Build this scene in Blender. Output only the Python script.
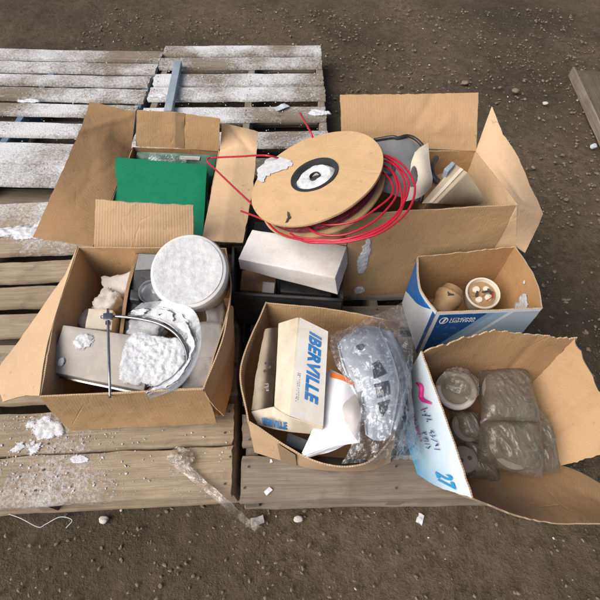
import bpy, bmesh, math, random
import numpy as np
from mathutils import Vector, Matrix, noise

for o in list(bpy.data.objects):
    bpy.data.objects.remove(o)
SC = bpy.context.scene
COL = SC.collection
R = math.radians

# ------------------------------------------------------------------ camera
CAM_H, PITCH, FOC = 1.39, 55.0, 435.0            # metres, degrees below horizon, focal length in 600-px units
cam_d = bpy.data.cameras.new('camera')
cam = bpy.data.objects.new('camera', cam_d); COL.objects.link(cam)
cam.location = (0, 0, CAM_H); cam.rotation_euler = (R(90 - PITCH), 0, 0)
cam_d.sensor_width = 36; cam_d.sensor_height = 36; cam_d.lens = 36 * FOC / 600
cam_d.clip_start = 0.02; cam_d.clip_end = 300
SC.camera = cam

# ------------------------------------------------------------------ sky, sun, exposure
SUN_EL, SUN_AZ = 46.0, -122.0                       # azimuth: degrees from +Y (away from camera), negative = left
w = bpy.data.worlds.new('World'); SC.world = w; w.use_nodes = True
nt = w.node_tree; nt.nodes.clear()
sky = nt.nodes.new('ShaderNodeTexSky'); sky.sky_type = 'NISHITA'; sky.sun_disc = False
sky.sun_elevation = R(SUN_EL); sky.sun_rotation = R(SUN_AZ)
sky.air_density = 0.7; sky.dust_density = 5.0; sky.ozone_density = 0.6; sky.altitude = 0
bgn = nt.nodes.new('ShaderNodeBackground'); bgn.inputs[1].default_value = 0.056
wo = nt.nodes.new('ShaderNodeOutputWorld')
nt.links.new(sky.outputs[0], bgn.inputs[0]); nt.links.new(bgn.outputs[0], wo.inputs[0])
sun_d = bpy.data.lights.new('sun', 'SUN'); sun_d.energy = 1.5; sun_d.angle = R(50); sun_d.color = (1.0, 0.975, 0.935)
sun = bpy.data.objects.new('sun', sun_d); COL.objects.link(sun)
sd = Vector((math.sin(R(SUN_AZ)) * math.cos(R(SUN_EL)), math.cos(R(SUN_AZ)) * math.cos(R(SUN_EL)), math.sin(R(SUN_EL))))
sun.rotation_euler = sd.to_track_quat('Z', 'Y').to_euler()
sun.location = sd * 10
SC.view_settings.view_transform = 'Standard'; SC.view_settings.look = 'None'
SC.view_settings.exposure = 1.12; SC.view_settings.gamma = 1.0
SC.render.engine = 'CYCLES'
SC.render.resolution_x = 1024; SC.render.resolution_y = 1024
try:
    SC.cycles.transparent_max_bounces = 24
    SC.cycles.max_bounces = 8
    SC.cycles.caustics_reflective = False; SC.cycles.caustics_refractive = False
except Exception:
    pass

# ------------------------------------------------------------------ measuring: where a sight line meets the height z
_c, _s = math.cos(R(PITCH)), math.sin(R(PITCH))
def P(px, py, z):
    u, v = (px - 300) / FOC, (300 - py) / FOC
    d = Vector((u, _c + v * _s, -_s + v * _c))
    t = (z - CAM_H) / d.z
    return Vector((d.x * t, d.y * t, z))
def PP(pts, z=None):
    return [P(*p) if len(p) == 3 else P(p[0], p[1], z) for p in pts]

def n3(v, s=1.0, seed=0.0):
    return noise.noise(Vector((v[0] * s + seed * 7.31, v[1] * s - seed * 3.17, v[2] * s + seed * 1.93)))
def fbm(v, s=1.0, seed=0.0, o=4):
    a, t, f = 1.0, 0.0, s
    for _ in range(o):
        t += a * n3(v, f, seed); a *= 0.5; f *= 2.07
    return t
def ridge(v, s=1.0, seed=0.0, o=3):
    a, t, f = 1.0, 0.0, s
    for _ in range(o):
        t += a * (1 - 2.2 * abs(n3(v, f, seed))); a *= 0.5; f *= 2.1
    return t
def sstep(a, b, x):
    t = min(1, max(0, (x - a) / (b - a))); return t * t * (3 - 2 * t)

# ------------------------------------------------------------------ materials
class NT:
    def __init__(s, name):
        s.m = bpy.data.materials.new(name); s.m.use_nodes = True
        s.t = s.m.node_tree; s.t.nodes.clear()
        s.out = s.t.nodes.new('ShaderNodeOutputMaterial')
    def n(s, typ, **kw):
        nd = s.t.nodes.new('ShaderNode' + typ)
        for k, v in kw.items():
            setattr(nd, k, v)
        return nd
    def set(s, inp, v):
        if isinstance(v, bpy.types.NodeSocket): s.t.links.new(v, inp)
        elif isinstance(v, (tuple, list)) and len(v) == 3 and inp.type == 'RGBA': inp.default_value = (*v, 1)
        else: inp.default_value = v
    def math(s, op, a, b=0.0, c=None, clamp=False):
        nd = s.n('Math', operation=op); nd.use_clamp = clamp
        s.set(nd.inputs[0], a); s.set(nd.inputs[1], b)
        if c is not None: s.set(nd.inputs[2], c)
        return nd.outputs[0]
    def mix(s, f, a, b, typ='MIX'):
        nd = s.n('MixRGB', blend_type=typ)
        s.set(nd.inputs[0], f); s.set(nd.inputs[1], a); s.set(nd.inputs[2], b)
        return nd.outputs[0]
    def ramp(s, f, lo, hi, a=0.0, b=1.0):
        nd = s.n('MapRange'); nd.clamp = True
        s.set(nd.inputs[0], f); nd.inputs[1].default_value = lo; nd.inputs[2].default_value = hi
        nd.inputs[3].default_value = a; nd.inputs[4].default_value = b
        return nd.outputs[0]
    def coord(s): return s.n('TexCoord').outputs['Object']
    def uv(s, layer='UVMap'):
        nd = s.n('UVMap'); nd.uv_map = layer; return nd.outputs[0]
    def sep(s, v):
        nd = s.n('SeparateXYZ'); s.set(nd.inputs[0], v); return nd.outputs
    def scale(s, v, sc):
        nd = s.n('Mapping'); s.set(nd.inputs[0], v); nd.inputs['Scale'].default_value = sc; return nd.outputs[0]
    def noise(s, v, sc, det=4.0, rough=0.55, dist=0.0):
        nd = s.n('TexNoise'); s.set(nd.inputs['Vector'], v); nd.inputs['Scale'].default_value = sc
        nd.inputs['Detail'].default_value = det; nd.inputs['Roughness'].default_value = rough; nd.inputs['Distortion'].default_value = dist
        return nd.outputs[0]
    def voro(s, v, sc, feature='F1', out=0):
        nd = s.n('TexVoronoi', feature=feature); s.set(nd.inputs['Vector'], v); nd.inputs['Scale'].default_value = sc
        return nd.outputs[out]
    def bump(s, h, strength=0.4, dist=0.01, nrm=None):
        nd = s.n('Bump'); s.set(nd.inputs['Height'], h); nd.inputs['Strength'].default_value = strength; nd.inputs['Distance'].default_value = dist
        if nrm is not None: s.set(nd.inputs['Normal'], nrm)
        return nd.outputs[0]
    def bsdf(s, col, rough=0.7, nrm=None, **kw):
        b = s.n('BsdfPrincipled'); s.set(b.inputs['Base Color'], col); s.set(b.inputs['Roughness'], rough)
        if nrm is not None: s.set(b.inputs['Normal'], nrm)
        for k, v in kw.items(): s.set(b.inputs[k.replace('_', ' ')], v)
        return b.outputs[0]
    def done(s, sh):
        s.t.links.new(sh, s.out.inputs[0]); return s.m

def m_card(name, col, dark, corr=0.5, stain=0.55, rough=0.82):
    t = NT(name); co = t.coord(); uv = t.sep(t.uv())
    lines = t.math('SINE', t.math('MULTIPLY', uv[0], 2 * math.pi / 0.0085))
    big = t.ramp(t.noise(co, 7, 5, 0.6), 0.38, 0.72)
    mid = t.ramp(t.noise(co, 34, 4, 0.65, 0.6), 0.35, 0.75)
    fib = t.noise(t.scale(co, (1, 1, 1)), 320, 3, 0.7)
    f = t.math('MULTIPLY', t.math('ADD', t.math('MULTIPLY', big, 0.6), t.math('MULTIPLY', mid, 0.4)), stain)
    c = t.mix(f, col, dark)
    c = t.mix(t.math('MULTIPLY', t.ramp(lines, -1, 1, 0.0, 0.075 * corr), t.ramp(big, 0, 1, .35, 1)), c, (col[0] * .45, col[1] * .42, col[2] * .4))
    c = t.mix(t.ramp(fib, 0.35, 0.8, 0, 0.16), c, (col[0] * .55, col[1] * .5, col[2] * .45))
    cl = t.voro(t.scale(co, (1.0, 1.0, 1.0)), 5.5, 'DISTANCE_TO_EDGE')
    crs = t.ramp(t.math('ADD', cl, t.math('MULTIPLY', t.math('SUBTRACT', t.noise(co, 12, 3), 0.5), 0.10)), 0.0, 0.012, 1, 0)
    crs = t.math('MULTIPLY', crs, t.ramp(t.noise(co, 6, 2), 0.5, 0.62))
    c = t.mix(t.math('MULTIPLY', crs, 0.22), c, (col[0] * 1.25, col[1] * 1.25, col[2] * 1.25))
    wet = t.ramp(t.noise(co, 3.1, 5, 0.62, 0.7), 0.60, 0.64, 0, 0.16)
    c = t.mix(wet, c, (dark[0] * .62, dark[1] * .58, dark[2] * .55))
    spots = t.ramp(t.noise(co, 58, 2, 0.4), 0.70, 0.76, 0, 0.35)
    c = t.mix(spots, c, (dark[0] * .5, dark[1] * .5, dark[2] * .5))
    h = t.math('ADD', t.math('MULTIPLY', lines, 0.06 * corr), t.math('ADD', t.math('MULTIPLY', t.noise(co, 22, 5, 0.6, 0.8), 1.2), t.math('SUBTRACT', t.math('MULTIPLY', fib, 0.10), t.math('MULTIPLY', crs, 0.55))))
    return t.done(t.bsdf(c, rough, t.bump(h, 0.55, 0.004), Specular_IOR_Level=0.25))

def m_edge(name, col, dark):
    t = NT(name); uv = t.sep(t.uv())
    s = t.math('SINE', t.math('MULTIPLY', uv[0], 2 * math.pi / 0.0058))
    k = t.ramp(t.math('ADD', s, t.math('MULTIPLY', t.noise(t.coord(), 90, 2), 0.8)), -0.6, 0.9)
    return t.done(t.bsdf(t.mix(k, dark, col), 0.9))

def m_simple(name, col, var=None, rough=0.5, scale=20, bump=0.0, bscale=60, dirt=0.0, dirtcol=(0.12, 0.09, 0.06), metallic=0.0, spec=0.5, dscale=9):
    t = NT(name); co = t.coord()
    c = col
    if var is not None:
        c = t.mix(t.ramp(t.noise(co, scale, 5, 0.6), 0.3, 0.7), col, var)
    if dirt:
        c = t.mix(t.ramp(t.noise(co, dscale, 6, 0.65, 0.5), 0.48, 0.72, 0, dirt), c, dirtcol)
        c = t.mix(t.ramp(t.noise(co, 110, 3, 0.6), 0.6, 0.75, 0, dirt * 0.7), c, dirtcol)
    n = t.bump(t.noise(co, bscale, 5, 0.6), bump, 0.006) if bump else None
    rr = t.ramp(t.noise(co, 30, 4), 0.3, 0.7, max(0.02, rough - 0.12), min(1, rough + 0.12))
    return t.done(t.bsdf(c, rr, n, Metallic=metallic, Specular_IOR_Level=spec))

def m_wood(name, light, dark, frostcol=(0.67, 0.68, 0.69)):
    t = NT(name); uv = t.uv(); co = t.coord()
    g = t.scale(uv, (2.2, 46, 1))
    gr = t.noise(g, 2.2, 7, 0.62, 0.9)
    fine = t.noise(t.scale(uv, (8, 240, 1)), 1.6, 4, 0.7)
    big = t.noise(co, 5.5, 4, 0.6)
    c = t.mix(t.ramp(gr, 0.3, 0.72), dark, light)
    c = t.mix(t.ramp(fine, 0.5, 0.82, 0, 0.5), c, (dark[0] * .55, dark[1] * .5, dark[2] * .48))
    c = t.mix(t.ramp(big, 0.42, 0.7, 0, 0.55), c, (dark[0] * .8, dark[1] * .72, dark[2] * .62))
    kn = t.voro(t.scale(uv, (3.1, 9.5, 1)), 1.0)
    c = t.mix(t.ramp(kn, 0.03, 0.10, 0.75, 0), c, (0.07, 0.045, 0.03))
    grime = t.ramp(t.noise(co, 16, 6, 0.7, 0.4), 0.55, 0.72, 0, 0.5)
    c = t.mix(grime, c, (0.13, 0.105, 0.08))
    a = t.n('Attribute'); a.attribute_name = 'frost'
    fr = a.outputs['Fac']
    fn = t.math('ADD', t.math('MULTIPLY', t.noise(co, 11, 7, 0.68), 0.42), t.math('MULTIPLY', t.noise(co, 95, 5, 0.7), 0.60))
    fm = t.ramp(t.math('ADD', fn, t.math('SUBTRACT', fr, 0.5)), 0.50, 0.74, 0, 0.9)
    c2 = t.mix(fm, c, frostcol)
    h = t.math('ADD', t.math('MULTIPLY', gr, 0.5), t.math('ADD', t.math('MULTIPLY', fine, 0.35), t.math('MULTIPLY', t.math('MULTIPLY', fm, t.noise(co, 130, 3, 0.6)), 2.2)))
    return t.done(t.bsdf(c2, 0.85, t.bump(h, 0.65, 0.004), Specular_IOR_Level=0.2))

def m_dirt():
    t = NT('dirt'); co = t.coord()
    a = t.noise(co, 2.1, 6, 0.6); b = t.noise(co, 26, 7, 0.7); c3 = t.noise(co, 140, 4, 0.7)
    damp = t.ramp(t.noise(co, 0.9, 4, 0.55), 0.40, 0.62)
    c = t.mix(t.ramp(b, 0.3, 0.75), (0.070, 0.052, 0.032), (0.24, 0.185, 0.118))
    c = t.mix(t.ramp(c3, 0.52, 0.8, 0, 0.6), c, (0.33, 0.265, 0.18))
    c = t.mix(t.ramp(a, 0.35, 0.7, 0, 0.55), c, (0.125, 0.096, 0.062))
    c = t.mix(t.math('MULTIPLY', damp, 0.6), c, (0.035, 0.027, 0.019))
    h = t.math('ADD', t.math('MULTIPLY', b, 1.0), t.math('MULTIPLY', c3, 0.45))
    return t.done(t.bsdf(c, t.ramp(damp, 0, 1, 0.95, 0.7), t.bump(h, 1.0, 0.03), Specular_IOR_Level=0.25))

def m_clear(name, base=0.10, tint=(0.93, 0.95, 0.97), rough=0.12, haze=0.35, hazecol=(0.75, 0.78, 0.82), nscale=14, spec=.9, sheen=.75, crease=.28, bmp=.55):
    t = NT(name); co = t.coord()
    nz = t.noise(co, nscale, 5, 0.6, 1.2)
    nrm = t.bump(t.math('ADD', t.noise(co, 42, 5, 0.62, 1.6), t.math('MULTIPLY', t.math('ABSOLUTE', t.math('SUBTRACT', t.noise(co, 17, 4, 0.55, 1.5), 0.5)), -3.0)), bmp, 0.006)
    stk = t.ramp(t.math('ABSOLUTE', t.math('SUBTRACT', t.noise(co, 20, 4, 0.55, 1.6), 0.5)), 0.0, 0.022, crease, 0)  # whitened creases, painted bright in place of glints on the film
    lw = t.n('LayerWeight'); lw.inputs[0].default_value = 0.35; t.set(lw.inputs['Normal'], nrm)
    tr = t.n('BsdfTransparent'); t.set(tr.inputs[0], tint)
    film = t.bsdf(hazecol, rough, nrm, Specular_IOR_Level=spec)
    gl = t.n('BsdfGlossy'); gl.inputs['Roughness'].default_value = rough; t.set(gl.inputs['Normal'], nrm); t.set(gl.inputs[0], (0.95, 0.97, 1.0))
    f1 = t.math('ADD', t.math('ADD', base, stk), t.math('MULTIPLY', t.ramp(nz, 0.45, 0.8), haze), clamp=True)
    ms = t.n('MixShader'); t.set(ms.inputs[0], f1); t.set(ms.inputs[1], tr.outputs[0]); t.set(ms.inputs[2], film)
    ms2 = t.n('MixShader'); t.set(ms2.inputs[0], t.ramp(lw.outputs['Fresnel'], 0.02, 0.9, 0.04 * sheen, sheen)); t.set(ms2.inputs[1], ms.outputs[0]); t.set(ms2.inputs[2], gl.outputs[0])
    return t.done(ms2.outputs[0])

def m_snow(name='snow', lo=(0.56, 0.58, 0.60), hi=(0.76, 0.77, 0.79), edge=True):
    t = NT(name); co = t.coord()
    h = t.math('ADD', t.noise(co, 90, 6, 0.7), t.math('MULTIPLY', t.noise(co, 420, 3, 0.7), 0.6))
    c = t.mix(t.ramp(t.noise(co, 70, 5, 0.65), 0.35, 0.68), lo, hi)
    b = t.bsdf(c, 0.7, t.bump(h, 0.75, 0.004), Subsurface_Weight=0.2, Subsurface_Radius=(0.01, 0.01, 0.012))
    if not edge: return t.done(b)
    a = t.n('Attribute'); a.attribute_name = 'thick'
    k = t.math('ADD', a.outputs['Fac'], t.math('MULTIPLY', t.math('SUBTRACT', t.noise(co, 260, 4, 0.7), 0.55), 1.3))
    tr = t.n('BsdfTransparent'); ms = t.n('MixShader')
    t.set(ms.inputs[0], t.ramp(k, 0.0, 0.22)); t.set(ms.inputs[1], tr.outputs[0]); t.set(ms.inputs[2], b)
    return t.done(ms.outputs[0])

M = {}
TAN, TAND = (0.48, 0.312, 0.166), (0.34, 0.208, 0.104)
M['card'] = m_card('tan cardboard', TAN, TAND)
M['card_lit'] = m_card('pale lit cardboard', (0.56, 0.395, 0.245), (0.42, 0.285, 0.168), 0.35, 0.5)  # paler copy for faces turned to the light, brightness put into the colour
M['card_brown_shade'] = m_card('brown and shaded cardboard', (0.34, 0.208, 0.105), (0.23, 0.135, 0.065), 0.6, 0.6)  # shade put into the colour of unlit box faces; also plain brown cartons
M['card_orange'] = m_card('reddish cardboard', (0.44, 0.262, 0.12), (0.30, 0.17, 0.074), 0.6, 0.6)
M['edge'] = m_edge('cut cardboard edge', (0.50, 0.36, 0.225), (0.31, 0.205, 0.12))
M['reel'] = m_card('reel board', (0.56, 0.385, 0.205), (0.40, 0.26, 0.13), 0.0, 0.7)
M['tape'] = m_simple('brown parcel tape', (0.34, 0.225, 0.125), (0.28, 0.18, 0.1), 0.35, 14)
M['wood'] = m_wood('weathered pallet wood', (0.44, 0.36, 0.255), (0.24, 0.185, 0.125))
M['wood_old'] = m_wood('grey pallet wood', (0.31, 0.27, 0.215), (0.16, 0.133, 0.102))
M['blue_wood'] = m_simple('blue painted wood', (0.075, 0.16, 0.27), (0.12, 0.17, 0.21), 0.7, 18, 0.3, 60, 0.5)
M['dirt'] = m_dirt()
M['stone'] = m_simple('stone', (0.22, 0.175, 0.12), (0.11, 0.086, 0.058), 0.85, 30, 0.5, 90)
M['stone_pale'] = m_simple('pale stone', (0.55, 0.53, 0.50), (0.40, 0.38, 0.35), 0.8, 30, 0.4, 90)
M['snow'] = m_snow(); M['snow_solid'] = m_snow('packed snow', edge=False); M['frost'] = m_snow('grey frost', (0.50, 0.51, 0.525), (0.68, 0.685, 0.695), False)
M['black'] = m_simple('black plastic', (0.018, 0.018, 0.019), (0.03, 0.03, 0.031), 0.45, 25, 0.15, 80, 0.35, (0.09, 0.085, 0.08))
M['crate'] = m_simple('charcoal crate', (0.028, 0.028, 0.029), (0.045, 0.045, 0.045), 0.55, 18, 0.2, 60, 0.4, (0.10, 0.095, 0.088))
M['green'] = m_simple('green vinyl', (0.002, 0.155, 0.075), (0.003, 0.185, 0.09), 0.45, 6, 0.12, 120, 0.16, (0.03, 0.21, 0.125), dscale=26, spec=.35)
M['green_dark'] = m_simple('dark green vinyl', (0.004, 0.075, 0.045), (0.005, 0.10, 0.06), 0.4, 10, 0.1, 90, 0.2, (0.06, 0.09, 0.07))
M['red'] = m_simple('red wire insulation', (0.46, 0.012, 0.03), (0.36, 0.01, 0.025), 0.32, 12, spec=0.55)
M['red_dark'] = m_simple('wound red wire', (0.26, 0.012, 0.022), (0.10, 0.008, 0.012), 0.45, 60, 0.5, 120)
M['white_card'] = m_simple('white carton board', (0.78, 0.77, 0.75), (0.66, 0.64, 0.61), 0.6, 11, 0.12, 60, 0.52, (0.40, 0.29, 0.21))
M['cream'] = m_simple('cream carton board', (0.66, 0.60, 0.49), (0.56, 0.48, 0.36), 0.65, 12, 0.12, 60, 0.45, (0.34, 0.24, 0.13))
M['cream_label'] = m_simple('white carton face', (0.70, 0.67, 0.61), (0.62, 0.585, 0.52), 0.6, 16, 0.1, 60, 0.28, (0.40, 0.31, 0.2))
M['paper'] = m_simple('white paper', (0.82, 0.82, 0.85), (0.76, 0.76, 0.80), 0.7, 8, 0.05, 60)
M['grey_paper'] = m_simple('grey paper', (0.46, 0.44, 0.42), (0.36, 0.33, 0.31), 0.5, 18, 0.1, 60)
M['orange'] = m_simple('orange print', (0.72, 0.18, 0.02), (0.62, 0.14, 0.02), 0.5, 12)
M['blue_ink'] = m_simple('blue ink', (0.012, 0.13, 0.40), (0.03, 0.20, 0.46), 0.55, 60, 0, 60, 0.18, (0.5, 0.48, 0.42))
M['navy_ink'] = m_simple('navy ink', (0.03, 0.035, 0.16), (0.06, 0.07, 0.2), 0.6, 60)
M['dark_ink'] = m_simple('dark ink', (0.035, 0.03, 0.03), (0.06, 0.05, 0.045), 0.6, 60)
M['magenta_ink'] = m_simple('magenta ink', (0.62, 0.02, 0.20), (0.5, 0.02, 0.2), 0.6, 60)
M['sky_ink'] = m_simple('sky blue ink', (0.02, 0.30, 0.62), (0.04, 0.25, 0.5), 0.6, 60)
M['white_ink'] = m_simple('white ink', (0.8, 0.82, 0.85), None, 0.6)
M['steel'] = m_simple('galvanised steel', (0.36, 0.365, 0.37), (0.26, 0.265, 0.27), 0.32, 30, 0.1, 90, metallic=1.0)
M['bar_steel'] = m_simple('blue grey painted steel', (0.20, 0.26, 0.31), (0.27, 0.31, 0.34), 0.5, 14, 0.15, 60, 0.35, (0.5, 0.52, 0.55))
M['grey_paint'] = m_simple('grey painted steel', (0.40, 0.365, 0.325), (0.345, 0.31, 0.275), 0.5, 9, 0.12, 70, 0.35, (0.22, 0.18, 0.14))
M['grey_plastic'] = m_simple('grey plastic', (0.16, 0.165, 0.165), (0.24, 0.24, 0.235), 0.35, 10, 0.2, 40, 0.4, (0.30, 0.28, 0.25))
M['shield'] = m_simple('pale grey plastic', (0.56, 0.59, 0.63), (0.44, 0.47, 0.51), 0.4, 8, 0.06, 60)
M['slot'] = m_simple('dark slot', (0.05, 0.053, 0.058), (0.08, 0.08, 0.09), 0.5, 20)
M['pail'] = m_simple('white pail plastic', (0.70, 0.69, 0.66), (0.62, 0.60, 0.56), 0.4, 12, 0.05, 60, 0.2, (0.4, 0.34, 0.26))
M['foam'] = m_simple('white foam', (0.62, 0.585, 0.54), (0.52, 0.475, 0.43), 0.85, 25, 0.4, 60, 0.25, (0.4, 0.33, 0.26))
M['porcelain'] = m_simple('off white porcelain', (0.72, 0.66, 0.56), (0.62, 0.55, 0.44), 0.3, 18, 0.06, 60, 0.35, (0.32, 0.22, 0.13))
M['tan_can'] = m_simple('tan ceramic', (0.36, 0.225, 0.115), (0.24, 0.145, 0.07), 0.6, 20, 0.25, 70, 0.4, (0.2, 0.14, 0.08))
M['drab_shade'] = m_simple('drab carton board', (0.44, 0.37, 0.27), (0.34, 0.275, 0.19), 0.7, 16, 0.15, 60, 0.45, (0.22, 0.16, 0.09))  # brownish side panel of the lettered carton, its shade mixed into the colour
M['wood_dark'] = m_wood('dark weathered plank wood', (0.17, 0.145, 0.11), (0.08, 0.066, 0.05))
M['rib'] = m_card('ribbed pale lit cardboard', (0.55, 0.385, 0.235), (0.42, 0.285, 0.168), 1.1, 0.5)
M['beige'] = m_simple('beige carton board', (0.50, 0.41, 0.285), (0.42, 0.33, 0.215), 0.65, 14, 0.12, 60, 0.35, (0.28, 0.2, 0.11))
M['disc'] = m_simple('dusty disc', (0.25, 0.215, 0.16), (0.17, 0.145, 0.107), 0.7, 15, 0.2, 60)
M['clear'] = m_clear('clear film', 0.03, haze=0.16, rough=.06, sheen=1.0, crease=.20, bmp=.42, hazecol=(.82, .85, .9))
M['clear_thick'] = m_clear('clear moulded plastic', 0.12, crease=.03, bmp=.12, sheen=.4, haze=0.30, rough=0.1, hazecol=(0.72, 0.75, 0.78))
M['tape_clear'] = m_clear('clear packing tape', 0.20, tint=(0.90, 0.88, 0.82), haze=0.35, hazecol=(0.62, 0.58, 0.50))
M['dust_bag'] = m_clear('dusty bag film', 0.36, crease=.34, bmp=.2, tint=(0.86, 0.81, 0.72), rough=0.26, haze=0.42, hazecol=(0.22, 0.20, 0.16), nscale=18, spec=.35, sheen=.34)

def m_blue_front():
    t = NT('blue printed carton front'); uv = t.sep(t.uv('unit')); s_, t_ = uv[0], uv[1]
    q = t.math('SUBTRACT', s_, t.math('ADD', 0.06, t.math('MULTIPLY', t_, 0.46)))
    blue, pale, white = (0.012, 0.075, 0.24), (0.30, 0.42, 0.54), (0.66, 0.70, 0.74)
    c = t.mix(t.math('GREATER_THAN', q, 0.0), blue, (0.20, 0.33, 0.48))
    c = t.mix(t.math('GREATER_THAN', q, 0.07), c, pale)
    c = t.mix(t.math('GREATER_THAN', q, 0.20), c, white)
    c = t.mix(t.math('GREATER_THAN', q, 0.25), c, (0.38, 0.48, 0.57))
    c = t.mix(t.math('LESS_THAN', s_, 0.035), c, white)
    c = t.mix(t.math('GREATER_THAN', t_, 0.95), c, white)
    co = t.coord()
    c = t.mix(t.ramp(t.noise(co, 45, 5, 0.65), 0.55, 0.8, 0, 0.4), c, (0.55, 0.52, 0.47))
    return t.done(t.bsdf(c, 0.45, t.bump(t.noise(co, 30, 4), 0.2, 0.004)))
def m_blue_side():
    t = NT('blue printed carton side'); uv = t.sep(t.uv('unit')); s_, t_ = uv[0], uv[1]
    blue, white = (0.015, 0.13, 0.40), (0.60, 0.64, 0.68)
    q = t.math('ADD', t_, t.math('MULTIPLY', s_, -0.75))
    c = t.mix(t.math('GREATER_THAN', q, 0.28), white, blue)
    c = t.mix(t.math('GREATER_THAN', s_, 0.93), c, (0.02, 0.08, 0.22))
    c = t.mix(t.math('GREATER_THAN', t_, 0.95), c, white)
    co = t.coord()
    c = t.mix(t.ramp(t.noise(co, 45, 5, 0.65), 0.55, 0.8, 0, 0.35), c, (0.5, 0.48, 0.44))
    return t.done(t.bsdf(c, 0.45, t.bump(t.noise(co, 30, 4), 0.2, 0.004)))
def m_sky_print():
    t = NT('pale blue printed carton'); uv = t.sep(t.uv('unit')); co = t.coord()
    g = t.math('ADD', t.math('SUBTRACT', 1.0, uv[1]), t.math('MULTIPLY', t.math('SUBTRACT', t.noise(co, 10, 4), 0.5), 0.5))
    c = t.mix(t.ramp(g, 0.1, 0.95), (0.66, 0.75, 0.81), (0.11, 0.38, 0.62))
    c = t.mix(t.ramp(t.noise(co, 50, 5, 0.65), 0.56, 0.8, 0, 0.35), c, (0.6, 0.58, 0.52))
    return t.done(t.bsdf(c, 0.4, t.bump(t.noise(co, 24, 4), 0.25, 0.005)))
M['blue_front'] = m_blue_front(); M['blue_side'] = m_blue_side(); M['sky_print'] = m_sky_print()

# ------------------------------------------------------------------ object helpers
WLOC = {}
def thing(name, label, cat, loc, group=None, rotz=0.0):
    o = bpy.data.objects.new(name, None); COL.objects.link(o)
    o.empty_display_size = 0.05
    o.location = loc; o.rotation_euler = (0, 0, rotz)
    o['label'] = label; o['category'] = cat
    if group: o['group'] = group
    WLOC[o.name] = Vector(loc)
    return o
def tag(o, label, cat, group=None, kind=None):
    o['label'] = label; o['category'] = cat
    if group: o['group'] = group
    if kind: o['kind'] = kind
    return o
def link(name, bm, mats, parent=None, local=False, origin=None, label=None, smooth=None):
    """one mesh object; world coordinates unless local"""
    me = bpy.data.meshes.new(name)
    if not isinstance(mats, (list, tuple)): mats = [mats]
    for m in mats: me.materials.append(m)
    loc = Vector((0, 0, 0))
    if parent is not None and not local:
        off = WLOC[parent.name]
        bmesh.ops.translate(bm, verts=bm.verts[:], vec=-off)
    elif parent is None:
        if origin is None:
            xs = [v.co for v in bm.verts]
            origin = Vector((sum(v.x for v in xs) / len(xs), sum(v.y for v in xs) / len(xs), min(v.z for v in xs)))
        bmesh.ops.translate(bm, verts=bm.verts[:], vec=-origin); loc = origin
    if smooth is not None:
        for f in bm.faces: f.smooth = smooth
    bm.normal_update(); bm.to_mesh(me); bm.free()
    o = bpy.data.objects.new(name, me); COL.objects.link(o)
    if parent is not None: o.parent = parent; WLOC[o.name] = WLOC[parent.name]
    else: o.location = loc; WLOC[o.name] = loc
    if label: o['label'] = label
    return o

def cr(p0, p1, p2, p3, t):
    return 0.5 * ((2 * p1) + (p2 - p0) * t + (2 * p0 - 5 * p1 + 4 * p2 - p3) * t * t + (3 * p1 - p0 - 3 * p2 + p3) * t ** 3)
def along(pts, t, smooth=True):
    n = len(pts) - 1
    if n == 0: return pts[0].copy()
    x = t * n; k = min(int(x), n - 1); f = x - k
    if not smooth or n == 1: return pts[k].lerp(pts[k + 1], f)
    a = pts[k - 1] if k > 0 else pts[0] * 2 - pts[1]
    b = pts[k + 2] if k + 2 <= n else pts[n] * 2 - pts[n - 1]
    return cr(a, pts[k], pts[k + 1], b, f)

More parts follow.
